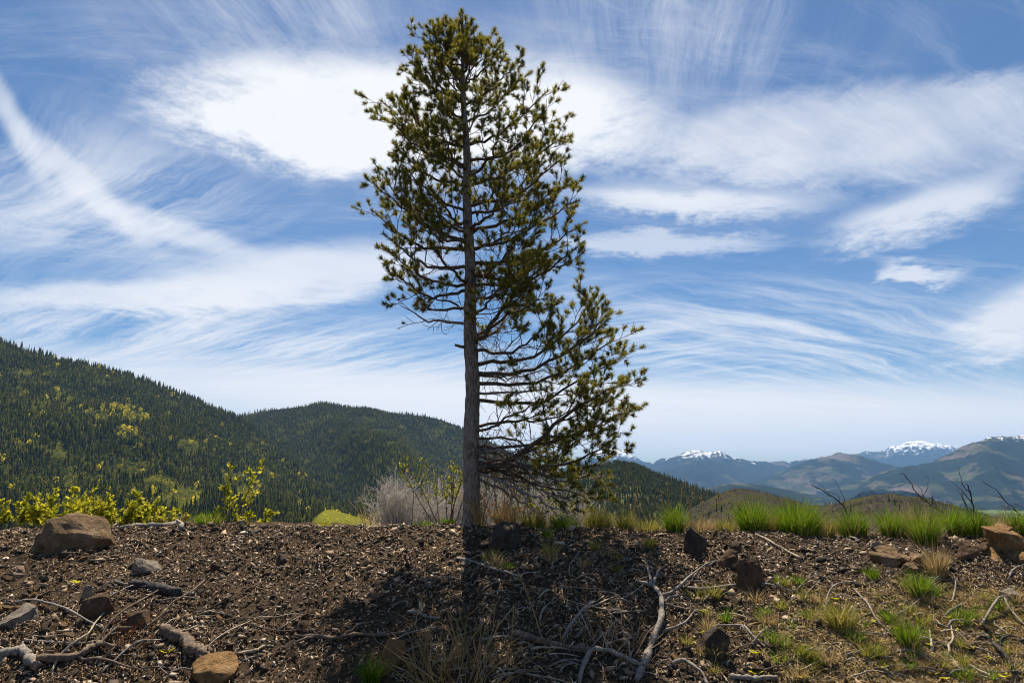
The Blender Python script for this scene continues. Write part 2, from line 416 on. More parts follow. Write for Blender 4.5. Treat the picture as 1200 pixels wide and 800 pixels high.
# ------------------------------------------------------------------ hills
HILLS = {}
def hill(name, curves, nu, nv, material, relief=0.0, rscale=0.004, seed=0, edge=0.0, back=0.35, drop=0.6, gully=0.0, gang=0.0):
    """loft from the ridge (first curve) down to the foot (last curve), plus a back slope behind the ridge.
       curves: lists of (photo x, photo y, distance)"""
    C = []
    for c in curves:
        P = spline([at(*q) for q in c], nu); C.append(P)
    rid = C[0]
    bk = rid.copy(); bk[:, 1] += rid[:, 1] * back; bk[:, 0] *= 1 + back; bk[:, 2] = rid[:, 2] - np.abs(rid[:, 2] + 300) * drop
    rows = []; w = []
    for t in np.linspace(0, 1, 8, endpoint=False): rows.append(bk * (1 - t) ** 1.0 + rid * t if t else bk); w.append(0.3 * (1 - t))
    C = np.stack(C)
    v = np.linspace(0, len(C) - 1 - 1e-6, nv)
    for q in v:
        k = int(q); t = q - k
        if len(C) > 2:
            a = C[max(k - 1, 0)]; b = C[k]; c = C[k + 1]; e = C[min(k + 2, len(C) - 1)]
            p = 0.5 * (2 * b + (c - a) * t + (2 * a - 5 * b + 4 * c - e) * t * t + (3 * b - a - 3 * c + e) * t ** 3)
        else: p = C[k] * (1 - t) + C[k + 1] * t
        rows.append(p); w.append(min(1.0, q * 3.5))
    G = np.stack(rows); W = np.array(w)[:, None]
    if relief:
        n = fbm(G[..., 0] * rscale, G[..., 1] * rscale, 5, seed)
        G[..., 2] += W * relief * n * 2
    if gully:
        ca, sa = math.cos(gang), math.sin(gang)
        a = G[..., 0] * ca + G[..., 1] * sa + 120 * fbm(G[..., 0] * rscale, G[..., 1] * rscale, 3, seed + 50)
        G[..., 2] += W * gully * (1 - 2 * np.abs(2 * vnoise(a * rscale * 1.5, a * 0, seed + 9) - 1))
        rg_ = 0; am = 0.5; fx, fy = G[..., 0] * rscale * 2.2, G[..., 1] * rscale * 1.1
        for q in range(4):
            rg_ = rg_ + am * (0.5 - np.abs(2 * vnoise(fx, fy, seed + 20 + q) - 1)); fx = fx * 2.1 + 3; fy = fy * 2.1 + 5; am *= 0.55
        G[..., 2] += W * gully * 0.9 * rg_
    if edge:
        G[..., 2] += edge * fbm(G[..., 0] * rscale * 6, G[..., 1] * rscale * 6, 4, seed + 3) * 2
    mb = MB(); mb.add(G, grid_faces(*G.shape[:2]))
    o = mb.build(name, material, smooth=True); o['kind'] = 'structure'
    HILLS[name] = G[8:]
    return o
def forest_floor():
    p = pos()
    return mixc(sstep(0.45, 0.62, nnoise(p, 0.012, 6, 0.65)), (0.016, 0.021, 0.005), (0.055, 0.060, 0.010))
M['forest_floor'] = mat('forest_floor', forest_floor, 0.95)
def clearcut():
    p = pos()
    return mixc(sstep(0.40, 0.62, nnoise(p, 0.02, 6, 0.65)), mixc(sstep(0.4, 0.6, nnoise(p, 0.09, 4, 0.7)), (0.040, 0.054, 0.010), (0.074, 0.086, 0.017)), (0.095, 0.078, 0.037))
M['clearcut'] = mat('clearcut', clearcut, 0.95)
def brush():
    p = pos()
    return mixc(sstep(0.42, 0.6, nnoise(p, 0.03, 6, 0.7)), ramp(nnoise(p, 0.25, 5, 0.75), [(0.3, (0.022, 0.017, 0.012)), (0.5, (0.055, 0.045, 0.034)), (0.7, (0.11, 0.093, 0.073))]), (0.06, 0.058, 0.018))
M['brush'] = mat('brush', brush, 0.95, lambda: (nnoise(pos(), 0.3, 5, 0.8), 2.5))
def far_forest(sn=None, cut=0.5, fs=0.0017):
    def fn():
        p = pos(); x, y, z = sepv(p)
        q = comb(x, y * 0.6, z * 2.5)
        n = nnoise(q, fs, 8, 0.68)
        f = mixc(sstep(cut, cut + 0.035, n), mixc(nnoise(q, fs * 14, 4, 0.7), (0.008, 0.014, 0.012), (0.018, 0.027, 0.018)),
                 mixc(sstep(0.4, 0.6, nnoise(q, fs * 4, 5, 0.65)), (0.135, 0.10, 0.094), (0.046, 0.056, 0.024)))
        if sn:
            h = z + (nnoise(comb(x, y * 0.5, z * 0.6), fs * 15, 8, 0.80) - 0.5) * sn[1] * 8.0
            f = mixc(sstep(sn[0], sn[0] + sn[1] * 0.12, h), f, (0.82, 0.84, 0.88))
        return f
    return fn
M['far_forest'] = mat('far_forest', far_forest((490, 120), 0.52), 0.95)
M['mountain_snow'] = mat('mountain_snow', far_forest((480, 190), 0.58, 0.0009), 0.9)
M['mountain_snow_high'] = mat('mountain_snow_high', far_forest((800, 260), 0.60, 0.0009), 0.9)
M['mountain_snow_mid'] = mat('mountain_snow_mid', far_forest((530, 200), 0.62, 0.0009), 0.9)

# far snowy ranges
hill('snow_mountain', [[(560, 585, 17000), (640, 560, 17000), (685, 536, 17000), (713, 525, 17000), (730, 529, 17000), (765, 545, 16500), (800, 552, 16000), (850, 565, 16000)],
     [(540, 605, 12500), (640, 600, 12500), (700, 590, 12500), (730, 585, 12500), (760, 588, 12500), (790, 592, 12500), (820, 596, 12500), (870, 600, 12500)]],
     170, 70, M['mountain_snow_mid'], 320, 0.0006, 2, 120, gully=160, gang=0.3, back=0.12)
hill('snow_range', [[(680, 575, 14500), (740, 552, 14500), (768, 542, 14500), (800, 532, 14500), (820, 529, 14500), (842, 534, 14500), (880, 540, 14500), (905, 543, 14500), (940, 540, 15000), (1000, 545, 15000), (1060, 560, 15000)],
     [(680, 600, 10000), (740, 598, 10000), (768, 596, 10000), (800, 596, 10000), (820, 596, 10000), (842, 596, 10000), (880, 598, 10000), (905, 598, 10000), (940, 598, 10000), (1000, 600, 10000), (1060, 600, 10000)]],
     200, 70, M['mountain_snow'], 300, 0.0007, 6, 100, gully=150, gang=-0.4, back=0.15)
hill('snow_crest', [[(900, 560, 19000), (960, 545, 19000), (1000, 534, 19000), (1030, 529, 19000), (1055, 522, 19000), (1078, 518, 19000), (1100, 521, 19000), (1125, 524, 19000), (1180, 535, 19000), (1260, 545, 19000)],
     [(900, 598, 13000), (960, 596, 13000), (1000, 594, 13000), (1030, 592, 13000), (1055, 592, 13000), (1078, 592, 13000), (1100, 592, 13000), (1125, 592, 13000), (1180, 592, 13000), (1260, 592, 13000)]],
     190, 70, M['mountain_snow_high'], 300, 0.0007, 12, 120, gully=160, gang=0.2, back=0.10)
hill('blue_ridge', [[(800, 590, 11000), (860, 575, 11000), (905, 556, 11000), (935, 543, 11000), (960, 536, 11000), (985, 532, 11000), (1010, 537, 11000), (1040, 548, 11000), (1090, 562, 11000), (1150, 580, 11000)],
     [(790, 604, 8000), (850, 602, 8000), (900, 600, 8000), (935, 600, 8000), (960, 598, 8000), (985, 598, 8000), (1010, 598, 8000), (1040, 598, 8000), (1090, 600, 8000), (1150, 602, 8000)]],
     170, 60, M['far_forest'], 190, 0.0009, 17, 55, gully=110, gang=0.6)
hill('patchwork_hills', [[(900, 600, 7600), (950, 582, 7600), (1000, 566, 7600), (1040, 553, 7600), (1080, 544, 7600), (1110, 533, 7600), (1140, 519, 7600), (1170, 511, 7600), (1200, 509, 7600), (1260, 500, 7600), (1400, 520, 7600)],
     [(880, 606, 5200), (950, 604, 5200), (1000, 602, 5200), (1040, 600, 5200), (1080, 598, 5200), (1110, 596, 5200), (1140, 594, 5200), (1170, 592, 5200), (1200, 592, 5200), (1260, 590, 5200), (1400, 590, 5200)]],
     220, 90, M['far_forest'], 150, 0.0012, 23, 40, gully=90, gang=-0.5)
hill('foothill', [[(720, 606, 6000), (780, 590, 6000), (830, 571, 6000), (870, 566, 6000), (920, 573, 6000), (960, 581, 6000), (1010, 592, 6000), (1060, 602, 6000)],
     [(720, 614, 4200), (780, 612, 4200), (830, 611, 4200), (870, 610, 4200), (920, 610, 4200), (960, 610, 4200), (1010, 611, 4200), (1060, 612, 4200)]],
     100, 40, M['far_forest'], 60, 0.0016, 29, 10, gully=30)
# forested hills at left
L = 'forest_hill'
hill(L, [[(-330, 280, 1500), (-150, 338, 1600), (0, 398, 1700), (50, 416, 1730), (100, 427, 1800), (150, 440, 1850), (200, 459, 1900), (240, 475, 1950), (280, 491, 2000), (330, 530, 1750), (380, 575, 1450), (430, 604, 1150), (500, 640, 1000)],
     [(-330, 400, 1150), (-150, 440, 1200), (0, 480, 1250), (50, 492, 1270), (100, 500, 1300), (150, 508, 1330), (200, 522, 1360), (240, 532, 1380), (280, 545, 1380), (330, 570, 1280), (380, 600, 1100), (430, 622, 950), (500, 650, 880)],
     [(-330, 560, 820), (-150, 575, 840), (0, 585, 860), (50, 588, 870), (100, 590, 880), (150, 592, 890), (200, 597, 900), (240, 600, 905), (280, 605, 905), (330, 615, 880), (380, 628, 840), (430, 640, 800), (500, 660, 780)],
     [(-330, 680, 620), (-150, 680, 620), (0, 680, 620), (50, 680, 620), (100, 680, 620), (150, 680, 620), (200, 680, 620), (240, 680, 620), (280, 680, 620), (330, 680, 620), (380, 685, 620), (430, 690, 620), (500, 700, 620)]],
     220, 130, M['forest_floor'], 28, 0.004, 31, 3, gully=10, gang=0.4)
H = 'round_hill'
hill(H, [[(180, 540, 3000), (240, 507, 2900), (280, 489, 2800), (320, 480, 2750), (360, 476, 2700), (378, 475, 2700), (410, 481, 2750), (440, 483, 2850), (470, 486, 2900), (500, 488, 2950), (530, 497, 2900), (570, 515, 2800), (620, 540, 2700), (680, 570, 2600)],
     [(180, 570, 2300), (240, 548, 2250), (280, 530, 2250), (320, 522, 2250), (360, 515, 2250), (385, 508, 2200), (420, 503, 2050), (460, 512, 2200), (485, 522, 2500), (510, 530, 2600), (540, 540, 2500), (580, 555, 2400), (630, 570, 2300), (690, 590, 2200)],
     [(180, 620, 1800), (240, 600, 1780), (280, 590, 1760), (320, 580, 1750), (360, 575, 1750), (400, 568, 1720), (450, 552, 1500), (490, 560, 1560), (510, 575, 1800), (535, 582, 1900), (560, 590, 1850), (600, 600, 1800), (650, 610, 1750), (700, 615, 1700)],
     [(180, 690, 1300), (240, 680, 1300), (280, 670, 1300), (320, 660, 1300), (360, 655, 1300), (410, 645, 1280), (460, 630, 1220), (500, 628, 1250), (520, 640, 1300), (550, 645, 1300), (580, 648, 1300), (610, 650, 1300), (650, 650, 1300), (700, 650, 1300)]],
     200, 110, M['forest_floor'], 30, 0.0035, 37, 4, gully=12, gang=-0.3)
MR = 'clearcut_hill'
hill(MR, [[(500, 640, 1250), (560, 610, 1300), (620, 575, 1350), (670, 557, 1400), (705, 549, 1420), (738, 547, 1420), (770, 556, 1400), (800, 566, 1350), (835, 580, 1280), (870, 596, 1200), (920, 620, 1100)],
     [(500, 660, 1000), (560, 636, 1020), (620, 610, 1030), (670, 592, 1040), (705, 585, 1050), (738, 583, 1050), (770, 588, 1030), (800, 596, 1010), (835, 606, 980), (870, 616, 950), (920, 635, 900)],
     [(500, 690, 750), (560, 680, 750), (620, 670, 750), (670, 655, 760), (705, 645, 760), (738, 640, 760), (770, 640, 760), (800, 640, 750), (835, 645, 740), (870, 650, 730), (920, 660, 700)]],
     150, 70, M['clearcut'], 16, 0.006, 41, 2, gully=5)
BR = 'brush_ridge'
hill(BR, [[(790, 610, 900), (830, 585, 900), (862, 573, 900), (890, 575, 900), (930, 586, 880), (965, 592, 860), (1000, 583, 820), (1040, 579, 800), (1080, 583, 800), (1120, 592, 790), (1170, 606, 780), (1260, 630, 760)],
     [(780, 650, 560), (830, 645, 560), (862, 640, 560), (890, 640, 560), (930, 640, 550), (965, 640, 540), (1000, 640, 530), (1040, 640, 520), (1080, 640, 520), (1120, 645, 520), (1170, 650, 520), (1260, 660, 520)]],
     140, 60, M['brush'], 9, 0.01, 47, 2.0)
# small sunlit meadow in the valley
M['meadow'] = mat('meadow', lambda: mixc(nnoise(pos(), 0.05, 5, 0.6), (0.075, 0.085, 0.012), (0.15, 0.142, 0.022)), 0.95)
hill('meadow', [[(362, 616, 600), (374, 602, 620), (386, 597, 640), (410, 603, 620), (440, 611, 600), (480, 621, 590), (540, 634, 580)],
     [(330, 660, 420), (362, 655, 420), (385, 655, 420), (410, 655, 420), (440, 655, 420), (480, 660, 420), (540, 670, 420)]], 60, 30, M['meadow'], 3, 0.02, 51, 0.6)

# ------------------------------------------------------------------ forests
def sample_surface(G, n, rng, cond=None):
    a = G[:-1, :-1]; b = G[:-1, 1:]; c = G[1:, :-1]; d = G[1:, 1:]
    ar = np.linalg.norm(np.cross(b - a, c - a), axis=-1).ravel()
    k = rng.choice(len(ar), n, p=ar / ar.sum())
    i, j = np.unravel_index(k, a.shape[:2])
    u = rng.random(n)[:, None]; v = rng.random(n)[:, None]
    P = (a[i, j] * (1 - u) * (1 - v) + b[i, j] * u * (1 - v) + c[i, j] * (1 - u) * v + d[i, j] * u * v)
    px, py = project(P)
    ok = (px > -120) & (px < 1320) & (py < 650) & (py > 200)
    if cond is not None: ok &= cond(px, py, P)
    return P[ok]
def conifers(mb, P, h, rng, tiers=4, sides=6):
    """jagged tiered spruces, all at once"""
    n = len(P); wd = h * rng.uniform(0.11, 0.20, n)
    th0 = rng.uniform(0, 6.28, n)
    V_, F_ = [], []
    base = 0
    for t in range(tiers):
        f0 = t / tiers; z0 = 0.08 + 0.86 * f0; z1 = min(1.0, z0 + (1.0 / tiers) * 1.7)
        if t == tiers - 1: z1 = 1.0
        r = (1 - f0) ** 0.85 * 1.0
        th = th0[:, None] + np.linspace(0, 2 * np.pi, sides, endpoint=False)[None] + t * 0.7
        rr = wd[:, None] * r * rng.uniform(0.55, 1.25, (n, sides))
        ring = np.stack([P[:, None, 0] + rr * np.cos(th), P[:, None, 1] + rr * np.sin(th), P[:, None, 2] + h[:, None] * (z0 + rng.uniform(-0.04, 0.03, (n, sides)))], -1)
        apex = P + np.stack([0 * h, 0 * h, h * z1], -1)
        v = np.concatenate([ring, apex[:, None, :]], 1)      # n, sides+1, 3
        o = np.arange(n)[:, None] * (sides + 1)
        j = np.arange(sides)[None]; f = np.stack([o + j, o + (j + 1) % sides, o + sides + 0 * j], -1).reshape(-1, 3)
        mb.add(v.reshape(-1, 3), f)
def broadleaf(mb, P, h, rng, k=26):
    """loose crowns of leaf clumps"""
    n = len(P)
    for _ in range(k):
        d = rng.normal(size=(n, 3)); d /= np.linalg.norm(d, axis=1)[:, None]
        c = P + np.stack([d[:, 0] * 0.26 * h, d[:, 1] * 0.26 * h, h * (0.58 + 0.36 * d[:, 2])], -1)
        s = (h * rng.uniform(0.06, 0.13, n))[:, None]
        a = rng.normal(size=(n, 3)); b = rng.normal(size=(n, 3)); e = rng.normal(size=(n, 3))
        v = np.stack([c + a * s, c + b * s, c + e * s], 1).reshape(-1, 3)
        mb.add(v, np.arange(3 * n).reshape(-1, 3))
M['conifer'] = mat('conifer', lambda: mixc(sstep(0.42, 0.66, nnoise(pos(), 0.006, 4, 0.6)),
      ramp(island(), [(0.0, (0.014, 0.019, 0.004)), (0.6, (0.034, 0.041, 0.006)), (1.0, (0.085, 0.088, 0.012))]),
      ramp(island(), [(0.0, (0.022, 0.029, 0.005)), (0.6, (0.052, 0.059, 0.008)), (1.0, (0.12, 0.115, 0.016))])), 0.9, spec=0.0, trans=0.22)
M['conifer_near'] = mat('conifer_near', lambda: mixc(nnoise(objc(), 0.8, 4), mixc(orand(), (0.018, 0.024, 0.005), (0.036, 0.044, 0.007)), mixc(orand(), (0.055, 0.062, 0.009), (0.10, 0.10, 0.015))), 0.9, spec=0.0, trans=0.22)
M['broadleaf'] = mat('broadleaf', lambda: ramp(island(), [(0.0, (0.26, 0.26, 0.015)), (0.5, (0.48, 0.42, 0.02)), (1.0, (0.75, 0.58, 0.04))]), 0.7, spec=0.0, trans=0.6)
M['scrub'] = mat('scrub', lambda: ramp(island(), [(0.0, (0.04, 0.05, 0.012)), (0.5, (0.08, 0.088, 0.018)), (1.0, (0.13, 0.12, 0.03))]), 0.8, spec=0.0, trans=0.2)
M['broadleaf_green'] = mat('broadleaf_green', lambda: ramp(island(), [(0.0, (0.14, 0.15, 0.016)), (0.5, (0.28, 0.27, 0.025)), (1.0, (0.42, 0.36, 0.06))]), 0.7, spec=0.0, trans=0.35)

def patch(px, py, L):
    """0..1 membership of the bright glades"""
    m = np.zeros_like(px)
    for cx_, cy_, rx, ry in L: m = np.maximum(m, 1 - ((px - cx_) / rx) ** 2 - ((py - cy_) / ry) ** 2)
    return m
YEL = [(138, 480, 22, 12), (118, 492, 14, 14), (160, 490, 18, 10), (150, 508, 22, 12)]
THIN = [(30, 437, 12, 3), (50, 450, 10, 4), (70, 465, 8, 4), (82, 470, 6, 6), (105, 485, 6, 6), (70, 530, 7, 12), (82, 565, 8, 16), (150, 550, 28, 12), (185, 570, 26, 12), (220, 523, 16, 8), (215, 585, 30, 14), (272, 560, 18, 8), (175, 444, 22, 3), (100, 595, 40, 14), (290, 580, 20, 12), (360, 592, 20, 6)]
rng = np.random.default_rng(5)
PL = sample_surface(HILLS[L], 50000, rng)
px, py = project(PL)
kill = (patch(px, py, THIN) + rng.uniform(-0.35, 0.35, len(px)) > 0.1) | (patch(px, py, YEL) + rng.uniform(-0.4, 0.4, len(px)) > 0.5)
TH = PL[kill & (patch(px, py, THIN) > -0.1)]; PL = PL[~kill]
clump = vnoise(PL[:, 0] * 0.012, PL[:, 1] * 0.012, 3); gap = vnoise(PL[:, 0] * 0.03, PL[:, 1] * 0.03, 8) + rng.uniform(-.12, .12, len(PL)) > 0.20; PL = PL[gap]; clump = clump[gap]
hL = (7 + 13 * rng.random(len(PL)) ** 1.4) * (0.65 + 0.8 * clump)
PH = sample_surface(HILLS[H], 40000, rng)
px, py = project(PH)
bare = patch(px, py, [(403, 534, 12, 4), (412, 528, 5, 3), (428, 492, 16, 5), (444, 505, 14, 4), (458, 520, 10, 4), (472, 500, 8, 3)]) + rng.uniform(-0.3, 0.3, len(px)) > 0.2
PH = PH[~bare]; hH = (7 + 11 * rng.random(len(PH)) ** 1.3) * (0.7 + 0.7 * vnoise(PH[:, 0] * 0.01, PH[:, 1] * 0.01, 4))
PM = sample_surface(HILLS[MR], 22000, rng)
px, py = project(PM)
dense = np.where(py < 556 + 0.0 * px, patch(px, py, [(735, 550, 40, 8)]), 0)
belt = 1 - np.abs(py - (551 + (px - 735) * 0.40 + 7)) / 11.0          # the dark belt that runs down the right flank
belt = np.where((px > 728) & (px < 900), belt, -1)
keep = (np.maximum(dense, belt) + rng.uniform(-0.35, 0.35, len(px)) > 0.1) | (rng.random(len(px)) < 0.014) | ((py < 549) & (rng.random(len(px)) < 0.6) & (px > 712))
PM = PM[keep]; hM = rng.uniform(7, 14, len(PM))
PB = sample_surface(HILLS[BR], 1400, rng)
px, py = project(PB)
keep = (patch(px, py, [(1030, 583, 14, 4), (868, 575, 10, 3), (885, 578, 8, 3), (835, 600, 14, 12), (1000, 600, 10, 6)]) > rng.uniform(-0.1, 0.8, len(px)))
PB = PB[keep]; hB = rng.uniform(5, 10, len(PB))

# the conifers that show largest stand as trees of their own
allP = np.concatenate([PL, PH, PM, PB]); allh = np.concatenate([hL, hH, hM, hB])
src = np.concatenate([np.zeros(len(PL)), np.ones(len(PH)), np.full(len(PM), 2), np.full(len(PB), 3)]).astype(int)
px, py = project(allP); ptx, pty = project(allP + np.stack([0 * allh, 0 * allh, allh], -1))
hpx = (py - pty); vis = (px > 4) & (px < 1196) & (pty < 606)
pick = np.zeros(len(allP), bool)
for s_, n_ in ((0, 170), (2, 100), (3, 25)):
    idx = np.where(vis & (src == s_))[0]
    if s_ == 0: score = hpx[idx] - 30 * np.maximum(0, pty[idx] - 592)
    else: score = hpx[idx]
    idx = idx[np.argsort(-score)][:n_]; pick[idx] = True
names = {0: 'dark conifers along the foot of the forested hill', 2: 'conifers in the belt on the clear-cut hill', 3: 'conifers scattered on the brown brush ridge'}
labels = {0: 'dark pointed conifer at the lower edge of the forested left hill', 2: 'dark conifer on the pale green clear-cut hill beyond the pine', 3: 'small dark conifer on the brown brush-covered ridge'}
def conifer_meshes():
    res = []
    for k in range(4):
        r = np.random.default_rng(60 + k); mb = MB()
        conifers(mb, np.zeros((1, 3)), np.array([1.0]), r, tiers=9, sides=9)
        t = MB(); t.add(*tube_geo([(0, 0, -0.08), (0, 0, 0.5)], [0.018, 0.008], 5))
        res.append((mb.mesh('crown', M['conifer_near']), t.mesh('trunk', M['limb_bark'])))
    return res
CM = conifer_meshes()
for n_, i in enumerate(np.where(pick)[0]):
    s_ = int(src[i]); cr, tk = CM[n_ % 4]
    e = empty('conifer', allP[i], labels[s_], 'tree', names[s_]); h_ = float(allh[i]); e.scale = (h_, h_, h_); e.rotation_euler = (0, 0, n_ * 1.7)
    for nm, me in (('crown', cr), ('trunk', tk)):
        o = bpy.data.objects.new(nm, me); COL.objects.link(o); o.parent = e
for s_, nm, lab, ti, si in ((0, 'forest', 'dense dark conifer forest covering the left hill', 3, 5), (1, 'forest', 'blue-green conifer forest on the rounded hill behind', 2, 5),
                            (2, 'forest', 'scattered conifers on the clear-cut hill', 4, 6)):
    k = (src == s_) & ~pick
    mb = MB(); conifers(mb, allP[k] - np.array([0, 0, 0.6]), allh[k], rng, ti, si)
    tag(mb.build(nm, M['conifer']), lab, 'forest', kind='stuff')
PY = sample_surface(HILLS[L], 14000, rng, lambda a, b, P: patch(a, b, YEL) + rng.uniform(-0.5, 0.3, len(a)) > 0.25)[:170]
mb = MB(); broadleaf(mb, PY, rng.uniform(9, 15, len(PY)), rng, 40)
tag(mb.build('broadleaf_grove', M['broadleaf']), 'bright yellow-green deciduous grove among dark conifers', 'trees', kind='stuff')
k = rng.random(len(TH)) < 0.6; TH = TH[k]
mb = MB(); broadleaf(mb, TH, rng.uniform(3, 8, len(TH)), rng, 13)
tag(mb.build('broadleaf_scrub', M['broadleaf_green']), 'pale green scrub in gaps of the left hill forest', 'shrubs', kind='stuff')
PS = sample_surface(HILLS[MR], 1500, rng); mb = MB(); broadleaf(mb, PS, rng.uniform(2, 4, len(PS)), rng, 14)
tag(mb.build('hillside_scrub', M['scrub']), 'low pale green scrub on the clear-cut hill', 'shrubs', kind='stuff')
PBB = sample_surface(HILLS[BR], 9000, rng); mb = MB(); broadleaf(mb, PBB, rng.uniform(1.5, 3.6, len(PBB)), rng, 9)
M['brown_scrub'] = mat('brown_scrub', lambda: ramp(island(), [(0.0, (0.025, 0.02, 0.014)), (0.6, (0.06, 0.05, 0.038)), (1.0, (0.11, 0.095, 0.075))]), 0.9)
tag(mb.build('brown_scrub', M['brown_scrub']), 'grey-brown leafless scrub covering the low ridge', 'shrubs', kind='stuff')
PMW = sample_surface(HILLS['meadow'], 160, rng); mb = MB(); broadleaf(mb, PMW, rng.uniform(2, 5, len(PMW)), rng, 18)
tag(mb.build('meadow_bushes', M['broadleaf']), 'bright bushes dotted over the small green meadow', 'shrubs', kind='stuff')

# ------------------------------------------------------------------ the pine
random.seed(21); rp = np.random.default_rng(21)
TPY = [622, 612, 600, 560, 500, 450, 400, 300, 200, 100, 50, 12]
TPX = [552, 552, 552, 552.5, 553, 553, 552, 550, 547, 543, 542, 541]
TR = [14.5, 12, 10.4, 9.2, 8.8, 8.4, 7.9, 6.6, 5.0, 3.0, 1.8, 0.6]
PXM = TY / F                                             # metres per photo pixel at the tree
def trunk_at(py): return at(np.interp(-py, [-q for q in TPY], TPX), py, TY)
def trunk_r(py): return float(np.interp(-py, [-q for q in TPY], TR)) * PXM
base = trunk_at(616); base[2] = float(ground(base[0], TY)) - 0.06
pine = empty('pine_tree', base, 'tall open-crowned pine standing alone on the bank crest', 'tree')
def local(P): return np.asarray(P) - base
mb = MB()
pys = np.linspace(626, 12, 320); ctr = np.array([trunk_at(q) for q in pys]); rad = np.array([trunk_r(q) for q in pys])
ctr[:, 0] += 0.008 * np.sin(pys * 0.045) ; rad *= 1 + 0.05 * np.sin(pys * 0.31) * np.sin(pys * 0.083)
v, f = tube_geo(ctr, rad, 28)
nn = 320 * 28; vv = v[:nn].reshape(320, 28, 3); c3 = ctr[:, None, :]; dirv = vv - c3
ang = np.arange(28)[None, :] * np.ones((320, 1)); hh = np.linspace(0, 70, 320)[:, None] * np.ones((1, 28))
nz = fbm(np.minimum(ang, 28 - ang) * 1.1, hh, 3, 77) + 0.5 * fbm(np.minimum(ang, 28 - ang) * 0.35, hh * 0.25, 2, 78)
vv = c3 + dirv * (1 + 0.30 * nz[..., None])
v[:nn] = vv.reshape(-1, 3)
mb.add(local(v), f)
mb.build('trunk', M['bark'], pine, smooth=False)

NEEDLE = 0
class Limb:
    def __init__(s): s.w = MB(); s.tufts = []; s.cones = []
def rot_about(v, ax, a):
    ax = unit(ax); return v * math.cos(a) + np.cross(ax, v) * math.sin(a) + ax * np.dot(ax, v) * (1 - math.cos(a))
def rv(): return rp.normal(size=3)
UP = np.array([0.0, 0.0, 1.0])
def curve_up(S, D, ln, up, n, wig=0.10):
    P = [np.array(S)]; d = unit(D)
    for k in range(n):
        d = unit(d + UP * up / n + rv() * wig / math.sqrt(n)); P.append(P[-1] + d * ln / n)
    return np.array(P)
def grow(lb, P, r0, level, bare, dens, dead, ln):
    """side shoots along polyline P"""
    n = len(P)
    seg = np.linalg.norm(np.diff(P, axis=0), axis=1); cum = np.concatenate([[0], np.cumsum(seg)]); tot = cum[-1]
    step = (0.078, 0.047)[level] / dens
    s = tot * bare + random.random() * step; side = random.choice((-1, 1))
    while s < tot * 0.98:
        t = s / tot; k = min(np.searchsorted(cum, s) - 1, n - 2); k = max(k, 0)
        p = P[k] + (P[k + 1] - P[k]) * ((s - cum[k]) / max(seg[k], 1e-6)); T = unit(P[k + 1] - P[k])
        side = -side
        nrm = unit(UP * 0.75 + rv() * 0.55); nrm = unit(nrm - T * np.dot(nrm, T))
        a = side * R(random.uniform(32, 62))
        dr = rot_about(T, nrm, a); dr = unit(dr + rv() * 0.16)
        if level == 0:
            l2 = min(0.55, ln * random.uniform(0.22, 0.46)) * (1.05 - 0.65 * t) + 0.09
            n2 = 5; Q = curve_up(p, dr, l2, 0.55 if not dead else -0.15, n2, 0.30)
            ra = max(0.0035, r0 * (1 - t) * 0.45 + 0.002)
            lb.w.add(*tube_geo(Q, np.linspace(ra, 0.0024, n2 + 1), 4, False))
            grow(lb, Q, ra, 1, 0.2, dens, dead, l2)
            if not dead: lb.tufts.append((Q[-2], Q[-1] + unit(Q[-1] - Q[-2]) * 0.03))
        else:
            l2 = random.uniform(0.07, 0.17) * (1.1 - 0.4 * t)
            Q = curve_up(p, dr, l2, 0.7 if not dead else 0.0, 3, 0.25)
            lb.w.add(*tube_geo(Q, np.linspace(0.0036, 0.002, 4), 3, False))
            if not dead and random.random() < (0.95 if t > 0.35 else 0.5): lb.tufts.append((Q[-1] - (Q[-1] - Q[-2]) * 0.9, Q[-1] + unit(Q[-1] - Q[-2]) * 0.025))
            elif random.random() < 0.10: lb.cones.append(Q[1])
        s += step * random.uniform(0.6, 1.5)
def needles(mb, tufts, rng):
    if not tufts: return
    A = np.array([t[0] for t in tufts]); B = np.array([t[1] for t in tufts]); n = len(A); K = 88
    D = B - A; ln = np.linalg.norm(D, axis=1, keepdims=True); D = D / (ln + 1e-9)
    u = rng.random((n, K)) ** 0.75
    C = A[:, None] + (B - A)[:, None] * u[..., None]
    r = rng.normal(size=(n, K, 3)); r -= (r * D[:, None]).sum(-1, keepdims=True) * D[:, None]; r /= np.linalg.norm(r, axis=-1, keepdims=True)
    fw = rng.uniform(0.25, 1.25, (n, K, 1)) * (0.6 + 0.8 * u[..., None])
    d = r + D[:, None] * fw; d[..., 2] += 0.12; d /= np.linalg.norm(d, axis=-1, keepdims=True)
    le = rng.uniform(0.038, 0.064, (n, K, 1)); sd_ = np.cross(d, rng.normal(size=(n, K, 3))); sd_ /= np.linalg.norm(sd_, axis=-1, keepdims=True)
    wv = rng.uniform(0.0020, 0.0036, (n, K, 1))
    v = np.stack([C - sd_ * wv, C + sd_ * wv, C + d * le], 2).reshape(-1, 3)
    mb.add(v, np.arange(len(v)).reshape(-1, 3))
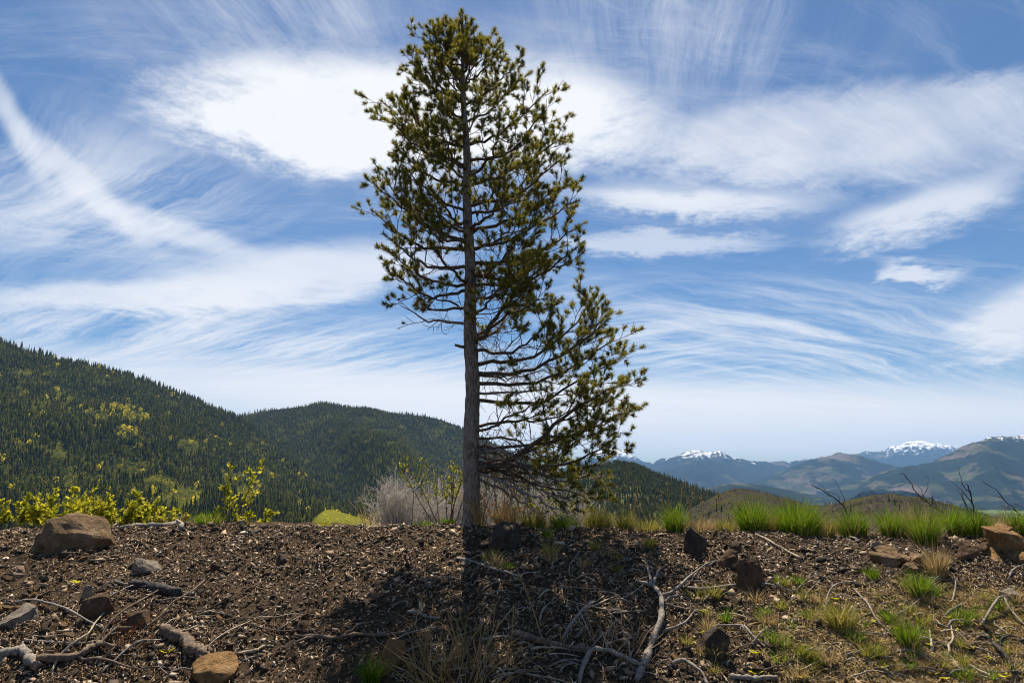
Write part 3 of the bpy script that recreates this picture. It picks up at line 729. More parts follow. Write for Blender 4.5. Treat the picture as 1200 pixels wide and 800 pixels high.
def make_limb(spy, path, dy, r_px, bare=0.3, dens=1.0, dead=False, sag=0.12, name='limb'):
    spy += random.uniform(-6, 6) * (len(path) == 1)
    S = trunk_at(spy)
    pts = [S]; n = len(path)
    for k, (a, b) in enumerate(path): pts.append(at(a, b, TY + dy * (k + 1) / n))
    if n == 1:
        E = pts[1]; ln = np.linalg.norm(E - S); mid = S + (E - S) * 0.5 - UP * sag * ln
        mid += rv() * 0.04 * ln; pts = [S, mid, E]
    P = spline(pts, 14); P[1:-1] += rp.normal(size=(12, 3)) * 0.012
    ln = float(np.linalg.norm(np.diff(P, axis=0), axis=1).sum())
    r0 = r_px * PXM * 0.82; rr = r0 * (1 - np.linspace(0, 1, 14)) ** 0.8 + 0.0035
    lb = Limb(); lb.w.add(*tube_geo(P, rr, 7))
    grow(lb, P, r0, 0, bare, dens, dead, ln)
    if spy > 240:
        for _ in range(int(ln * (9 if spy > 395 else 5))):
            t = random.uniform(.06, max(bare, .5)) * 13; k0 = int(t); p = P[k0] + (P[k0 + 1] - P[k0]) * (t - k0)
            q = curve_up(p, unit(P[k0 + 1] - P[k0]) * .7 + rv() * .6 + UP * random.choice((-.5, -.2, .4)), random.uniform(.12, .42), random.uniform(-.5, .4), 5, .4)
            lb.w.add(*tube_geo(q, np.linspace(.0042, .0018, 6), 3, False))
            for _k in range(3):
                j_ = random.randint(1, 4); q2 = curve_up(q[j_], q[j_ + 1] - q[j_] + rv() * .05, random.uniform(.05, .16), random.uniform(-.3, .4), 3, .4); lb.w.add(*tube_geo(q2, np.linspace(.0026, .0015, 4), 3, False))
    if not dead:
        for q in (12, 13): lb.tufts.append((P[q - 1] + (P[q] - P[q - 1]) * 0.3, P[q] + unit(P[q] - P[q - 1]) * 0.03))
    for c in lb.cones:
        e = unit(rv() + UP * -0.3) * 0.03
        lb.w.add(*tube_geo([c, c + e * 0.3, c + e * 0.8, c + e * 1.3], [0.006, 0.016, 0.014, 0.004], 6))
    lb.w.v = [local(x) for x in lb.w.v]
    o = lb.w.build(name, M['limb_bark'] if not dead else M['wood_grey'], pine)
    if lb.tufts:
        nb = MB(); needles(nb, lb.tufts, rp); nb.v = [local(x) for x in nb.v]
        nb.build('needles', M['needles'], o)
    return len(lb.tufts)
NT = 0
# left side
for spy, p, dy, r_, b_ in [(70, (525, 38), 0.1, 1.0, .2), (82, (510, 40), -.1, 1.2, .2), (100, (497, 46), 0.1, 1.5, .2), (118, (488, 62), -.25, 1.5, .2), (140, (487, 84), 0.15, 1.7, .2), (150, (505, 80), -.5, 1.6, .2),
        (178, (449, 120), 0.1, 2.1, .25), (196, (455, 142), -.3, 2.0, .25), (206, (475, 132), .5, 1.9, .25), (222, (462, 168), .25, 2.0, .25), (246, (474, 196), -.45, 2.0, .3),
        (288, (440, 216), -.1, 2.8, .32), (300, (438, 248), .25, 2.6, .35), (272, (447, 205), .45, 2.2, .35), (318, (452, 276), -.2, 2.5, .4), (334, (458, 296), .2, 2.3, .4), (345, (462, 322), -.25, 2.2, .42), (358, (482, 340), .3, 2.0, .45)]:
    NT += make_limb(spy, [p], dy, r_, b_ * .85, 0.95 if spy < 200 else 0.8)
NT += make_limb(379, [(520, 377), (495, 372), (469, 358)], -.15, 1.8, .35, .55, True)
NT += make_limb(366, [(520, 352), (492, 352)], .35, 1.5, .5, .6, False)
# right side
for spy, p, dy, r_, b_ in [(64, (557, 34), -.1, 1.0, .2), (82, (572, 46), .1, 1.2, .2), (104, (578, 66), -.3, 1.4, .2), (126, (606, 74), .1, 1.7, .2), (150, (600, 100), .4, 1.6, .2), (176, (640, 108), 0.05, 2.2, .25),
        (192, (636, 132), -.35, 2.0, .25), (222, (664, 160), .1, 2.4, .28), (236, (658, 186), -.3, 2.3, .3), (250, (630, 180), .6, 2.0, .3), (276, (672, 214), .2, 2.6, .3), (292, (676, 236), -.3, 2.4, .32),
        (312, (684, 262), .1, 2.7, .34), (326, (682, 286), -.3, 2.5, .36), (340, (640, 306), .35, 2.1, .4), (352, (620, 336), -.3, 1.9, .45)]:
    NT += make_limb(spy, [p], dy, r_, b_ * .85, 0.95 if spy < 200 else 0.8)
NT += make_limb(402, [(566, 394), (581, 376), (603, 342), (641, 308)], -.35, 4.2, .35, 1.0)
NT += make_limb(398, [(590, 372), (620, 358), (645, 346)], .5, 2.4, .4, .9)
NT += make_limb(427, [(590, 424), (630, 415), (664, 392), (694, 352)], .1, 2.9, .42, 1.0)
NT += make_limb(436, [(600, 436), (650, 420), (690, 392), (714, 368)], -.3, 2.8, .42, 1.0)
NT += make_limb(449, [(600, 450), (650, 440), (700, 412), (717, 398)], .3, 2.6, .42, 1.0)
NT += make_limb(468, [(600, 472), (640, 468), (690, 440), (728, 418)], .1, 2.4, .5, .85)
NT += make_limb(500, [(600, 494), (640, 492), (690, 470)], .3, 1.9, .3, .7)
NT += make_limb(505, [(580, 498), (610, 482), (630, 470)], -.4, 1.7, .3, .8)
NT += make_limb(549, [(572, 547), (598, 538), (632, 517), (658, 491), (692, 470), (728, 450)], -.25, 4.6, .42, 1.0)
NT += make_limb(546, [(600, 535), (640, 520), (690, 505), (735, 478)], .35, 3.0, .45, .95)
NT += make_limb(540, [(590, 545), (640, 545), (690, 535), (722, 512)], -.45, 2.4, .4, .8)
NT += make_limb(522, [(580, 522), (640, 520), (700, 498), (718, 490)], -.1, 2.2, .45, .8)
NT += make_limb(528, [(590, 530), (615, 550), (645, 580), (665, 596)], -.2, 2.6, .25, .6, True)
NT += make_limb(520, [(585, 535), (610, 560), (660, 582), (695, 575)], .2, 2.2, .25, .6, True)
NT += make_limb(552, [(590, 560), (640, 566), (690, 556)], .5, 1.8, .25, .6, True)
NT += make_limb(462, [(590, 460), (630, 458), (655, 462)], -.3, 1.6, .25, .5, True)
NT += make_limb(440, [(600, 442), (640, 434)], .5, 1.5, .3, .5, True)
NT += make_limb(553, [(590, 566), (630, 584), (668, 602)], -.5, 2.0, .2, .5, True)
NT += make_limb(556, [(590, 575), (620, 594), (640, 606)], .3, 1.8, .2, .5, True)
NT += make_limb(544, [(600, 556), (650, 572), (698, 584)], .1, 2.0, .5, .7)
NT += make_limb(550, [(600, 552), (650, 556), (690, 548), (712, 536)], .6, 2.2, .35, .8)
NT += make_limb(535, [(590, 540), (640, 556), (680, 572)], -.6, 1.8, .5, .7)
NT += make_limb(515, [(590, 512), (630, 530), (660, 540)], .4, 1.7, .4, .7)
# towards and away from the viewer
for spy, p, dy, r_ in [(100, (552, 62), -.55, 1.5), (110, (530, 70), .6, 1.5), (160, (540, 118), -.85, 1.9), (170, (565, 112), .8, 1.9), (200, (525, 150), -.9, 2.1), (210, (585, 150), -.8, 2.1), (230, (520, 180), .95, 2.2),
        (240, (590, 190), .9, 2.2), (262, (505, 222), -.95, 2.3), (270, (600, 215), -1.0, 2.4), (285, (500, 240), 1.0, 2.3), (300, (610, 245), 1.05, 2.5), (318, (615, 275), -1.05, 2.6), (330, (505, 285), -.8, 2.3), (345, (612, 300), 1.0, 2.4), (372, (592, 330), -.95, 2.3), (395, (605, 356), .95, 2.3), (410, (640, 380), -.9, 2.4)]:
    NT += make_limb(spy, [p], dy, r_, .32, .82)
rx = random.Random(12)
for k in range(9):                                     # minor limbs that fill the crown
    sp_ = rx.uniform(70, 350); lf = np.interp(sp_, [40, 120, 190, 240, 300, 360], [30, 60, 75, 95, 95, 60]); rt_ = np.interp(sp_, [40, 120, 190, 240, 300, 360], [25, 60, 95, 110, 125, 110])
    a_ = rx.uniform(0, 6.28); q_ = rx.uniform(.45, .85); dx_ = math.cos(a_) * q_ * (rt_ if math.cos(a_) > 0 else lf)
    NT += make_limb(sp_, [(546 + dx_, sp_ - rx.uniform(25, 55) * q_ * 1.2)], math.sin(a_) * q_ * 1.0 * min(1, .3 + sp_ / 250), 1.3, .25, 1.0)
# stub on the left of the trunk
mb = MB(); S = trunk_at(407); mb.add(*tube_geo(local([S, at(540, 406, TY - .05), at(533, 404, TY - .07)]), [0.022, 0.017, 0.012], 8)); mb.build('branch_stub', M['limb_bark'], pine)
print('tufts', NT)
# top whorl
lb = Limb(); S = trunk_at(40)
for k in range(16):
    s0 = trunk_at(random.uniform(36, 80)); Q = curve_up(s0, np.array([math.cos(k * 2.4), math.sin(k * 2.4), 0.9]), random.uniform(0.08, 0.17), 0.9, 4, 0.2)
    lb.w.add(*tube_geo(Q, np.linspace(0.007, 0.003, 5), 4, False)); grow(lb, Q, 0.006, 1, 0.15, 1.1, False, 0.2); lb.tufts.append((Q[-2], Q[-1]))
lb.tufts.append((trunk_at(27), trunk_at(16)))
lb.w.v = [local(x) for x in lb.w.v]; o = lb.w.build('leader_shoot', M['limb_bark'], pine)
nb = MB(); needles(nb, lb.tufts, rp); nb.v = [local(x) for x in nb.v]; nb.build('needles', M['needles'], o)

# ------------------------------------------------------------------ gravel and litter on the bank
rg = np.random.default_rng(77)
def hull_rock(rng, npts=11, flat=1.0):
    bm = bmesh.new()
    P = rng.normal(size=(npts, 3)); P /= np.linalg.norm(P, axis=1)[:, None]
    P = np.sign(P) * np.abs(P) ** 0.75; P[:, 2] *= flat
    for p in P: bm.verts.new(p)
    r = bmesh.ops.convex_hull(bm, input=bm.verts)
    bmesh.ops.delete(bm, geom=list({g for g in r['geom_interior'] if isinstance(g, bmesh.types.BMVert)}), context='VERTS')
    bmesh.ops.triangulate(bm, faces=bm.faces)
    bm.verts.index_update(); v = np.array([q.co[:] for q in bm.verts]); f = np.array([[w_.index for w_ in q.verts] for q in bm.faces]); bm.free()
    return v, f
peb = [hull_rock(rg, 7, 0.55) for _ in range(12)]
def scatter(n, x0, x1, y0, y1, smin, smax, power, density=None):
    mb = MB()
    x = rg.uniform(x0, x1, n); y = rg.uniform(y0, y1, n)
    if density is not None:
        k = rg.random(n) < density(x, y); x = x[k]; y = y[k]
    n = len(x)
    z = ground(x, y); s = smin + (smax - smin) * rg.random(n) ** power
    th = rg.uniform(0, 6.28, n); ti = rg.normal(0, 0.65, n)
    which = rg.integers(0, len(peb), n)
    for w_ in range(len(peb)):
        k = np.where(which == w_)[0]
        if not len(k): continue
        v, f = peb[w_]; st = np.stack([rg.uniform(0.6, 1.6, len(k)), rg.uniform(0.6, 1.2, len(k)), rg.uniform(0.35, 0.95, len(k))], -1)
        q = v[None] * st[:, None]
        c, s2 = np.cos(ti[k])[:, None], np.sin(ti[k])[:, None]
        q = np.stack([q[..., 0] * c + q[..., 2] * s2, q[..., 1], -q[..., 0] * s2 + q[..., 2] * c], -1)
        c, s2 = np.cos(th[k])[:, None], np.sin(th[k])[:, None]
        q = np.stack([q[..., 0] * c - q[..., 1] * s2, q[..., 0] * s2 + q[..., 1] * c, q[..., 2]], -1)
        q = q * s[k][:, None, None] + np.stack([x[k], y[k], z[k] + s[k] * 0.12], -1)[:, None]
        o_ = np.arange(len(k))[:, None, None] * len(v)
        mb.add(q.reshape(-1, 3), (f[None] + o_).reshape(-1, 3))
    return mb
def patchy(x, y): return np.clip(0.6 + 1.2 * (vnoise(x * 1.7, y * 2.3, 61) - 0.3) + 0.5 * (vnoise(x * 6, y * 7, 62) - 0.5), 0.45, 1)
mb = scatter(80000, -5.7, 5.7, 4.5, 7.25, 0.005, 0.026, 2.0, patchy)
tag(mb.build('gravel', M['gravel']), 'fine dark grit between the stones of the roadside bank', 'gravel', kind='stuff')
mb = scatter(6500, -5.9, 5.9, 4.3, 7.3, 0.02, 0.060, 2.4, lambda x, y: np.clip(2.2 * (vnoise(x * 1.1, y * 1.6, 71) - 0.3), 0.08, 1))
tag(mb.build('gravel', M['gravel']), 'loose dark brown gravel covering the roadside bank', 'gravel', kind='stuff')
mb = scatter(4500, -12, 12, 0, 4.3, 0.008, 0.03, 2.0)
tag(mb.build('road_gravel', M['gravel']), 'fine gravel spread at the foot of the bank', 'gravel', kind='stuff')

def sliver(mb, n, x0, x1, y0, y1, lmin, lmax, wd, dens):
    x = rg.uniform(x0, x1, n); y = rg.uniform(y0, y1, n); k = rg.random(n) < dens(x, y); x = x[k]; y = y[k]; n = len(x)
    th = rg.uniform(0, 6.28, n); l = rg.uniform(lmin, lmax, n); wv = wd * rg.uniform(0.5, 1.5, n)
    dxy = np.stack([np.cos(th), np.sin(th)], -1); nx_ = np.stack([-np.sin(th), np.cos(th)], -1)
    def pt(t, o, lift):
        q = np.stack([x, y], -1) + dxy * (t * l)[:, None] + nx_ * o[:, None]
        return np.stack([q[:, 0], q[:, 1], ground(q[:, 0], q[:, 1]) + lift], -1)
    bend = rg.normal(0, 0.10, n) * l; l1 = rg.uniform(0.002, 0.014, n); l2 = rg.uniform(0.005, 0.024, n)
    z_ = np.zeros(n)
    v = np.stack([pt(-.5, z_ - wv, l1), pt(-.5, z_ + wv, l1), pt(0, bend - wv, l2), pt(0, bend + wv, l2 + wv), pt(.5, z_, l1 * 1.5), pt(0, bend, l2 + wv * 2)], 1)
    f = np.array([(0, 1, 3), (0, 3, 2), (2, 3, 4), (0, 5, 1), (2, 4, 5)])
    mb.add(v.reshape(-1, 3), (f[None] + np.arange(n)[:, None, None] * 6).reshape(-1, 3))
def dens_litter(x, y):
    px_, py_ = project(np.stack([x, y, ground(x, y)], -1))
    d = 0.24 + 0.60 * np.clip((py_ - 690) / 60, 0, 1) * np.clip(1.3 - np.abs(px_ - 90) / 240, 0.25, 1)
    d = np.maximum(d, np.clip(1.2 - ((px_ - 640) / 190) ** 2, 0, 1) * np.clip((py_ - 625) / 60, 0.2, 1))
    d = np.maximum(d, np.clip((px_ - 860) / 160, 0, 1) * np.clip((py_ - 640) / 60, 0, 1))
    return d * np.clip(1.7 * vnoise(x * 2.1, y * 2.6, 91) + .1, .3, 1)
def dens_straw(x, y):
    px_, py_ = project(np.stack([x, y, ground(x, y)], -1))
    return np.clip((px_ - 850 + 140 * (vnoise(x * 2, y * 2, 5) - .5)) / 170, 0, 1) * np.clip((py_ - 672) / 55, 0, 1) * np.clip(.3 + 1.4 * vnoise(x * 3, y * 3, 15), 0, 1)
mb = MB(); sliver(mb, 40000, 1.5, 5.6, 4.4, 6.8, 0.05, 0.20, 0.0026, dens_straw)
tag(mb.build('straw_litter', M['straw']), 'flattened dry straw lying over the grassy slope below the ledges', 'straw', kind='stuff')
mb = MB(); sliver(mb, 62000, -5.5, 5.5, 4.5, 7.1, 0.012, 0.080, 0.0031, dens_litter)
tag(mb.build('twig_litter', M['litter']), 'dry needles and twig litter strewn over the bank', 'litter', kind='stuff')

# ------------------------------------------------------------------ rocks
def rock_mesh(name, size, seed, material, npts=16, rough=0.06, cuts=3):
    rng = np.random.default_rng(seed); v, f = hull_rock(rng, npts, 1.0)
    ext = v.max(0) - v.min(0); v = (v - (v.max(0) + v.min(0)) / 2) / ext
    lowz = np.clip(-v[:, 2] / 0.5, 0, 1); v[:, :2] *= (1 + 0.25 * lowz)[:, None]; v[:, :2] /= (v[:, :2].max(0) - v[:, :2].min(0))
    bm = bmesh.new(); vs = [bm.verts.new(p * np.array(size)) for p in v]
    for t in f: bm.faces.new([vs[k] for k in t])
    bmesh.ops.dissolve_limit(bm, angle_limit=R(14), verts=bm.verts, edges=bm.edges)
    bmesh.ops.bevel(bm, geom=list(bm.edges), offset=min(size) * 0.025, segments=1, affect='EDGES', clamp_overlap=True)
    bmesh.ops.triangulate(bm, faces=bm.faces)
    bmesh.ops.subdivide_edges(bm, edges=bm.edges, cuts=cuts, use_grid_fill=True) if cuts else None
    bm.normal_update()
    s = min(size)
    co = np.array([q.co[:] for q in bm.verts]) / s
    n1 = fbm(co[:, 0] * 2.2 + co[:, 2] * 1.3, co[:, 1] * 2.2 - co[:, 2] * 1.7, 4, seed)
    n2 = fbm(co[:, 0] * 0.6, co[:, 2] * 9 + co[:, 1], 3, seed + 5)
    for q, a, b in zip(bm.verts, n1, n2): q.co += q.normal * s * (a * rough * 3.2 + b * rough * 1.2)
    me = bpy.data.meshes.new(name); bm.to_mesh(me); bm.free(); me.materials.append(material)
    return me
def rock(px, py, wpx, hpx, material, label, seed, depth=0.8, rz=0.0, tilt=0.0, sink=0.36, group=None, name='rock', cat='rock', npts=16):
    P = hit(px, py); k = P[1] / F * 1.0
    wm = wpx * k * 1.02; hm = hpx * k * 1.1
    me = rock_mesh(name, (wm, wm * depth, hm / (1 - sink)), seed, material, npts)
    o = bpy.data.objects.new(name, me); COL.objects.link(o)
    o.location = (P[0], P[1] + wm * depth * 0.3, P[2] + hm * (0.5 - sink * 0.6)); o.rotation_euler = (tilt * 0.4, tilt, rz)
    tag(o, label, cat, group)
    return o
rock(79, 643, 84, 33, M['rock_tan'], 'large tan boulder with flat top resting on the bank crest', 3, 0.6, 0.15, 0.03, npts=22)
rock(56, 644, 36, 20, M['rock_tan'], 'smaller tan rock leaning against the large boulder on the crest', 14, 0.7, 0.5)
rock(166, 671, 34, 15, M['rock_pale'], 'thin grey slab of stone tilted on the gravel below the crest', 5, 0.9, 0.3, -0.25)
rock(108, 723, 34, 22, M['rock_brown'], 'blocky brown stone with flat top among twigs below the boulder', 8, 0.8, -0.2)
rock(101, 701, 16, 12, M['rock_pale'], 'small pale round stone just above the blocky brown stone', 9, 0.8, 0.4)
rock(14, 735, 38, 20, M['rock_pale'], 'pale cracked stone beside the gnarled dead branch', 12, 0.7, 0.1)
rock(246, 799, 48, 20, M['rock_orange'], 'flat orange-tan slab at the lower end of the short log', 15, 0.9, 0.4, -0.1)
rock(590, 646, 38, 28, M['rock_dark'], 'dark rock in the shade at the foot of the pine', 18, 0.8, 0.5, 0.2)
rock(818, 649, 26, 25, M['rock_dark'], 'dark angular rock alone on open gravel near the crest', 21, 0.8, 0.7, 0.15)
rock(880, 688, 34, 28, M['rock_brown'], 'tall dark brown rock at the end of the forked grey branch', 24, 0.7, 0.2, 0.1)
rock(858, 663, 24, 16, M['rock_brown'], 'low brown rock behind the tall dark brown rock', 26, 0.8, 0.9)
rock(864, 648, 14, 10, M['rock_dark'], 'small dark stone above the two brown rocks', 28, 0.8, 0.2)
rock(456, 788, 28, 30, M['rock_orange'], 'upright triangular orange stone beside a small green grass tuft', 31, 0.5, 0.3, 0.2)
rock(840, 770, 30, 26, M['rock_dark'], 'dark sunken rock among grass shoots near the curved branch', 34, 0.8, 0.3)
rock(1026, 646, 18, 10, M['rock_pale'], 'small pale stone on gravel below the crest grasses', 37, 0.8, 0.4)
rock(1072, 674, 20, 12, M['rock_tan'], 'loose tan stone below the split brown ledge', 44, 0.8, 0.4)
rock(1188, 706, 22, 13, M['rock_pale'], 'pale flat stone on the grassy slope below the orange ledge', 45, 0.9, 0.2)
rock(1036, 722, 14, 8, M['rock_tan'], 'small flat tan stone beside tangled grey twigs', 46, 0.9, 0.2)
rock(158, 735, 26, 14, M['rock_brown'], 'brown earth clod under the rusty dead sprig', 47, 0.9, 0.2)
rock(327, 662, 14, 10, M['rock_dark'], 'dark stone on open gravel left of the pine shadow', 48, 0.9, 0.2)
def outcrop(px, py, label, specs, material):
    P = hit(px, py); e = empty('rock_ledge', P, label, 'rock')
    for k, (dx_, dz_, w_, h_, ti, sd_) in enumerate(specs):
        m_ = P[1] / F
        me = rock_mesh('slab', (w_ * m_ * 1.35, w_ * m_ * 0.9, h_ * m_ * 1.7), sd_, material, 11, 0.06)
        o = bpy.data.objects.new('slab', me); COL.objects.link(o); o.parent = e
        o.location = (dx_ * m_, 0.05 + dz_ * m_ * 1.8, dz_ * m_ + h_ * m_ * .35); o.rotation_euler = (ti * 0.5, ti, k * 0.7)
outcrop(1060, 664, 'split brown ledge of slabs breaking out of the bank', [(-18, 0, 26, 14, .3, 50), (2, 3, 28, 13, -.2, 51), (20, 1, 22, 11, .4, 52), (-6, 9, 22, 10, .1, 53), (10, -5, 18, 9, -.3, 54)], M['rock_tan'])
outcrop(1186, 656, 'orange-tan ledge of cracked slabs just below the crest grass', [(0, 6, 34, 24, .25, 60), (16, 12, 26, 20, -.3, 61), (-16, 0, 20, 12, .1, 62), (10, -4, 26, 12, -.15, 63)], M['rock_orange'])
outcrop(1150, 652, 'low broken brown stones between the two rock ledges', [(-10, 0, 18, 9, .2, 66), (8, 2, 16, 9, -.3, 67), (-2, 8, 14, 7, .1, 68)], M['rock_brown'])
def zone(px_, py_):
    if px_ < 330: return 'below the boulder' if py_ < 710 else 'near the gnarled branch and short log'
    if px_ < 470: return 'between the short log and the pine shadow'
    if px_ < 760: return 'below the pine, in its shadow'
    if px_ < 930: return 'around the brown rocks and curved branch'
    return 'just under the rock ledges' if py_ < 690 else 'on the grassy slope below the ledges'
# smaller loose stones
sm = [rock_mesh('stone', (1, 0.8, 0.6), 90 + k, M[m_], 10, .05, 0) for k, m_ in enumerate(['rock_tan', 'rock_brown', 'rock_dark', 'rock_pale', 'rock_orange', 'rock_brown'])]
rs = random.Random(4)
for k in range(150):
    if k < 100: px_, py_ = rs.uniform(5, 1195), rs.uniform(628, 795)
    else: px_, py_ = rs.choice([(rs.gauss(1110, 70), rs.uniform(640, 700)), (rs.gauss(50, 60), rs.uniform(660, 760))])
    px_ = min(max(px_, 3), 1197)
    P = hit(px_, py_); s_ = rs.uniform(0.035, 0.085)
    ki = rs.randrange(6); o = bpy.data.objects.new('stone', sm[ki]); COL.objects.link(o)
    o.location = (P[0], P[1], P[2] + s_ * 0.15); o.scale = (s_ * rs.uniform(.8, 1.5), s_, s_ * rs.uniform(.6, 1.1)); o.rotation_euler = (rs.uniform(-.4, .4), rs.uniform(-.4, .4), rs.uniform(0, 6.28))
    cn = ('tan', 'brown', 'dark', 'pale', 'orange', 'brown')[ki]; zn = zone(px_, py_); tag(o, f'small loose {cn} stone in the gravel {zn}', 'stone', f'small {cn} stones {zn}')

# ------------------------------------------------------------------ dead wood on the bank
def ground_line(pts, lift, n):
    P = np.array([hit(a, b) for a, b in pts]); P = spline(P, n)
    g = ground(P[:, 0], P[:, 1])
    for _ in range(int(4 + lift * 900)):
        g2 = g.copy(); g2[1:-1] = (g[:-2] + 2 * g[1:-1] + g[2:]) / 4; g = np.maximum(g2, g2 * .5 + g * .5)
    P[:, 2] = g + lift
    return P
rw = np.random.default_rng(3)
def stick(pts, r0, r1, material, label, name='dead_branch', cat='branch', forks=(), arch=0.0, group=None, knob=0.15, n=16, sides=7):
    """a stick lying on the bank; pts in photo pixels, radii in photo pixels; forks = more pixel lists that start on it"""
    k = 6.0 / F
    P = ground_line(pts, r0 * k * 0.6, n)
    t = np.linspace(0, 1, n); P[:, 2] += arch * np.sin(t * np.pi)
    wig = spline(rw.normal(size=(max(4, n // 3), 3)), n) * (r0 * k * (0.30 if r0 < 5.5 else 0.08) + 0.007); wig[0] = 0; wig[:, 2] = np.abs(wig[:, 2]) * .6; P += wig
    rr = (r0 + (r1 - r0) * t) * k * 0.85 * (1 + knob * rw.normal(size=n))
    rr = np.maximum(rr, 0.0015)
    vt, ft = tube_geo(P, rr, sides); vt = vt + rw.normal(size=vt.shape) * np.minimum(0.12 * r0 * k, .006)
    mb = MB(); mb.add(vt, ft)
    o = mb.build(name, material, origin=P[0], smooth=r0 < 3)
    for q in forks:
        Q = ground_line(q, r1 * k * 0.6, 10); t2 = np.linspace(0, 1, 10); Q[:, 2] += 0.03 * np.sin(t2 * np.pi)
        d_ = np.linalg.norm(P - Q[0], axis=1); Q[0] = P[np.argmin(d_)]
        Q[1:-1] += rw.normal(size=(8, 3)) * 0.006
        ra = min(max(r1, r0 * 0.5), 2.0) * k
        fb = MB(); fb.add(*tube_geo(Q - P[0], np.linspace(ra, 0.0018, 10), 5)); fb.build('side_twig', material, o, smooth=True)
    return tag(o, label, cat, group)
stick([(140, 620), (165, 617), (190, 618), (206, 616), (213, 622)], 3.2, 4.2, M['wood_grey'], 'weathered grey branch lying along the crest beside the boulder', knob=0.22)
o = stick([(150, 690), (170, 689), (190, 694), (209, 700)], 5.0, 7.0, M['wood_char'], 'charred weathered chunk of wood below the crest', name='wood_chunk', cat='wood', knob=0.18, n=12, sides=9)
stick([(135, 682), (160, 688), (195, 692), (230, 697)], 1.6, 1.0, M['wood_grey'], 'thin grey stick lying across the charred wood chunk')
stick([(193, 741), (208, 752), (224, 765), (241, 778)], 6.6, 5.8, M['wood_brown'], 'short scaly-barked log pointing down the bank', name='short_log', cat='log', knob=0.05, n=30, sides=14)
stick([(-30, 772), (10, 770), (28, 768), (42, 774), (44, 790)], 5.0, 4.5, M['wood_grey'], 'gnarled grey branch end curling into the gravel', forks=[], knob=0.2)
stick([(40, 777), (80, 775), (100, 765), (118, 760), (140, 762)], 4.6, 2.2, M['wood_brown'], 'thick brown branch lying beside the gnarled grey branch', forks=[[(85, 776), (120, 778), (150, 788), (182, 793)], [(112, 762), (130, 745), (152, 728), (180, 722)]])
stick([(18, 707), (40, 708), (62, 718), (95, 730), (128, 741)], 1.5, 1.1, M['wood_grey'], 'thin grey curved twig crossing the bank below the boulder', arch=0.04)
stick([(60, 790), (68, 777), (84, 765), (100, 755), (107, 740), (127, 712)], 1.4, 0.9, M['wood_pale'], 'pale bowed twig rising over the thick brown branch', arch=0.06)
stick([(30, 752), (60, 754), (95, 757), (115, 752)], 1.6, 1.1, M['wood_grey'], 'straight grey twig above the gnarled branch')
stick([(105, 768), (130, 740), (165, 715), (195, 690)], 1.3, 0.8, M['wood_brown'], 'dark slanting twig above the rusty dead sprig', arch=0.08)
stick([(166, 742), (190, 728), (215, 713), (238, 682)], 1.4, 0.8, M['wood_brown'], 'long slanting brown twig above the short log', arch=0.07)
stick([(118, 790), (150, 765), (175, 757), (200, 750)], 1.4, 0.8, M['wood_grey'], 'grey twig lying between brown branch and short log', arch=0.04)
stick([(231, 780), (250, 760), (275, 742), (299, 726)], 1.0, 0.7, M['wood_pale'], 'straight pale straw stem slanting above the orange slab', arch=0.05)
stick([(232, 784), (260, 782), (285, 775), (310, 768)], 1.4, 0.9, M['wood_grey'], 'grey twig lying across the orange-tan slab', forks=[[(262, 782), (275, 770), (284, 752)]])
stick([(345, 746), (370, 747), (395, 753), (420, 746), (450, 747), (480, 744)], 2.2, 1.6, M['wood_brown'], 'dark wavy branch in the edge of the pine shadow', forks=[[(395, 752), (420, 740), (450, 728)], [(370, 748), (345, 760), (318, 766)]])
stick([(280, 767), (300, 764), (320, 759)], 1.7, 1.2, M['wood_pale'], 'short pale stick left of the dark wavy branch')
stick([(478, 718), (495, 723), (514, 726)], 2.0, 1.4, M['wood_grey'], 'short grey stick lying in the pine shadow')
stick([(536, 655), (556, 661), (580, 668), (612, 678)], 2.2, 1.4, M['wood_grey'], 'grey branch lying in shade below the pine')
stick([(660, 748), (675, 735), (690, 720), (707, 702)], 2.0, 1.0, M['wood_grey'], 'straight grey stick propped in the shaded litter', arch=0.06)
stick([(600, 745), (625, 752), (650, 758), (685, 764), (715, 768)], 4.0, 2.6, M['wood_brown'], 'thick dark branch half buried in the shaded litter')
stick([(560, 752), (590, 750), (625, 751)], 1.6, 1.2, M['wood_grey'], 'thin grey stick beside the half-buried dark branch')
stick([(746, 682), (764, 692), (775, 710), (776, 730), (768, 752), (758, 775), (745, 800)], 2.2, 4.4, M['wood_grey'], 'thick pale grey curved branch arching down the bank', arch=0.05, n=24, sides=9,
      forks=[[(773, 705), (800, 692), (815, 680), (835, 663), (858, 656)], [(774, 712), (795, 704), (808, 700)], [(768, 692), (772, 675), (781, 665)], [(764, 690), (760, 672), (752, 658)]])
stick([(679, 803), (681, 785), (692, 775), (715, 774), (735, 779), (757, 784)], 2.4, 2.8, M['wood_grey'], 'pale grey hooked branch joining the foot of the curved branch', arch=0.05, n=18, sides=8)
stick([(802, 690), (830, 696), (860, 692), (880, 688), (905, 689), (938, 697)], 1.8, 1.0, M['wood_grey'], 'forked grey branch stretching over gravel to the brown rocks', arch=0.03,
      forks=[[(805, 690), (822, 672), (845, 660), (862, 658)], [(858, 692), (855, 680), (868, 676), (885, 686)], [(890, 688), (905, 682), (918, 678)]])
stick([(772, 708), (800, 716), (826, 721)], 2.4, 1.6, M['wood_brown'], 'dark stick pointing away from the curved branch')
stick([(776, 742), (803, 740), (815, 726), (822, 722)], 1.4, 0.9, M['wood_grey'], 'small crooked grey twig right of the curved branch', arch=0.05)
stick([(830, 735), (860, 738), (880, 748), (905, 768)], 1.3, 0.9, M['wood_grey'], 'thin grey twig above the dark sunken rock', arch=0.03)
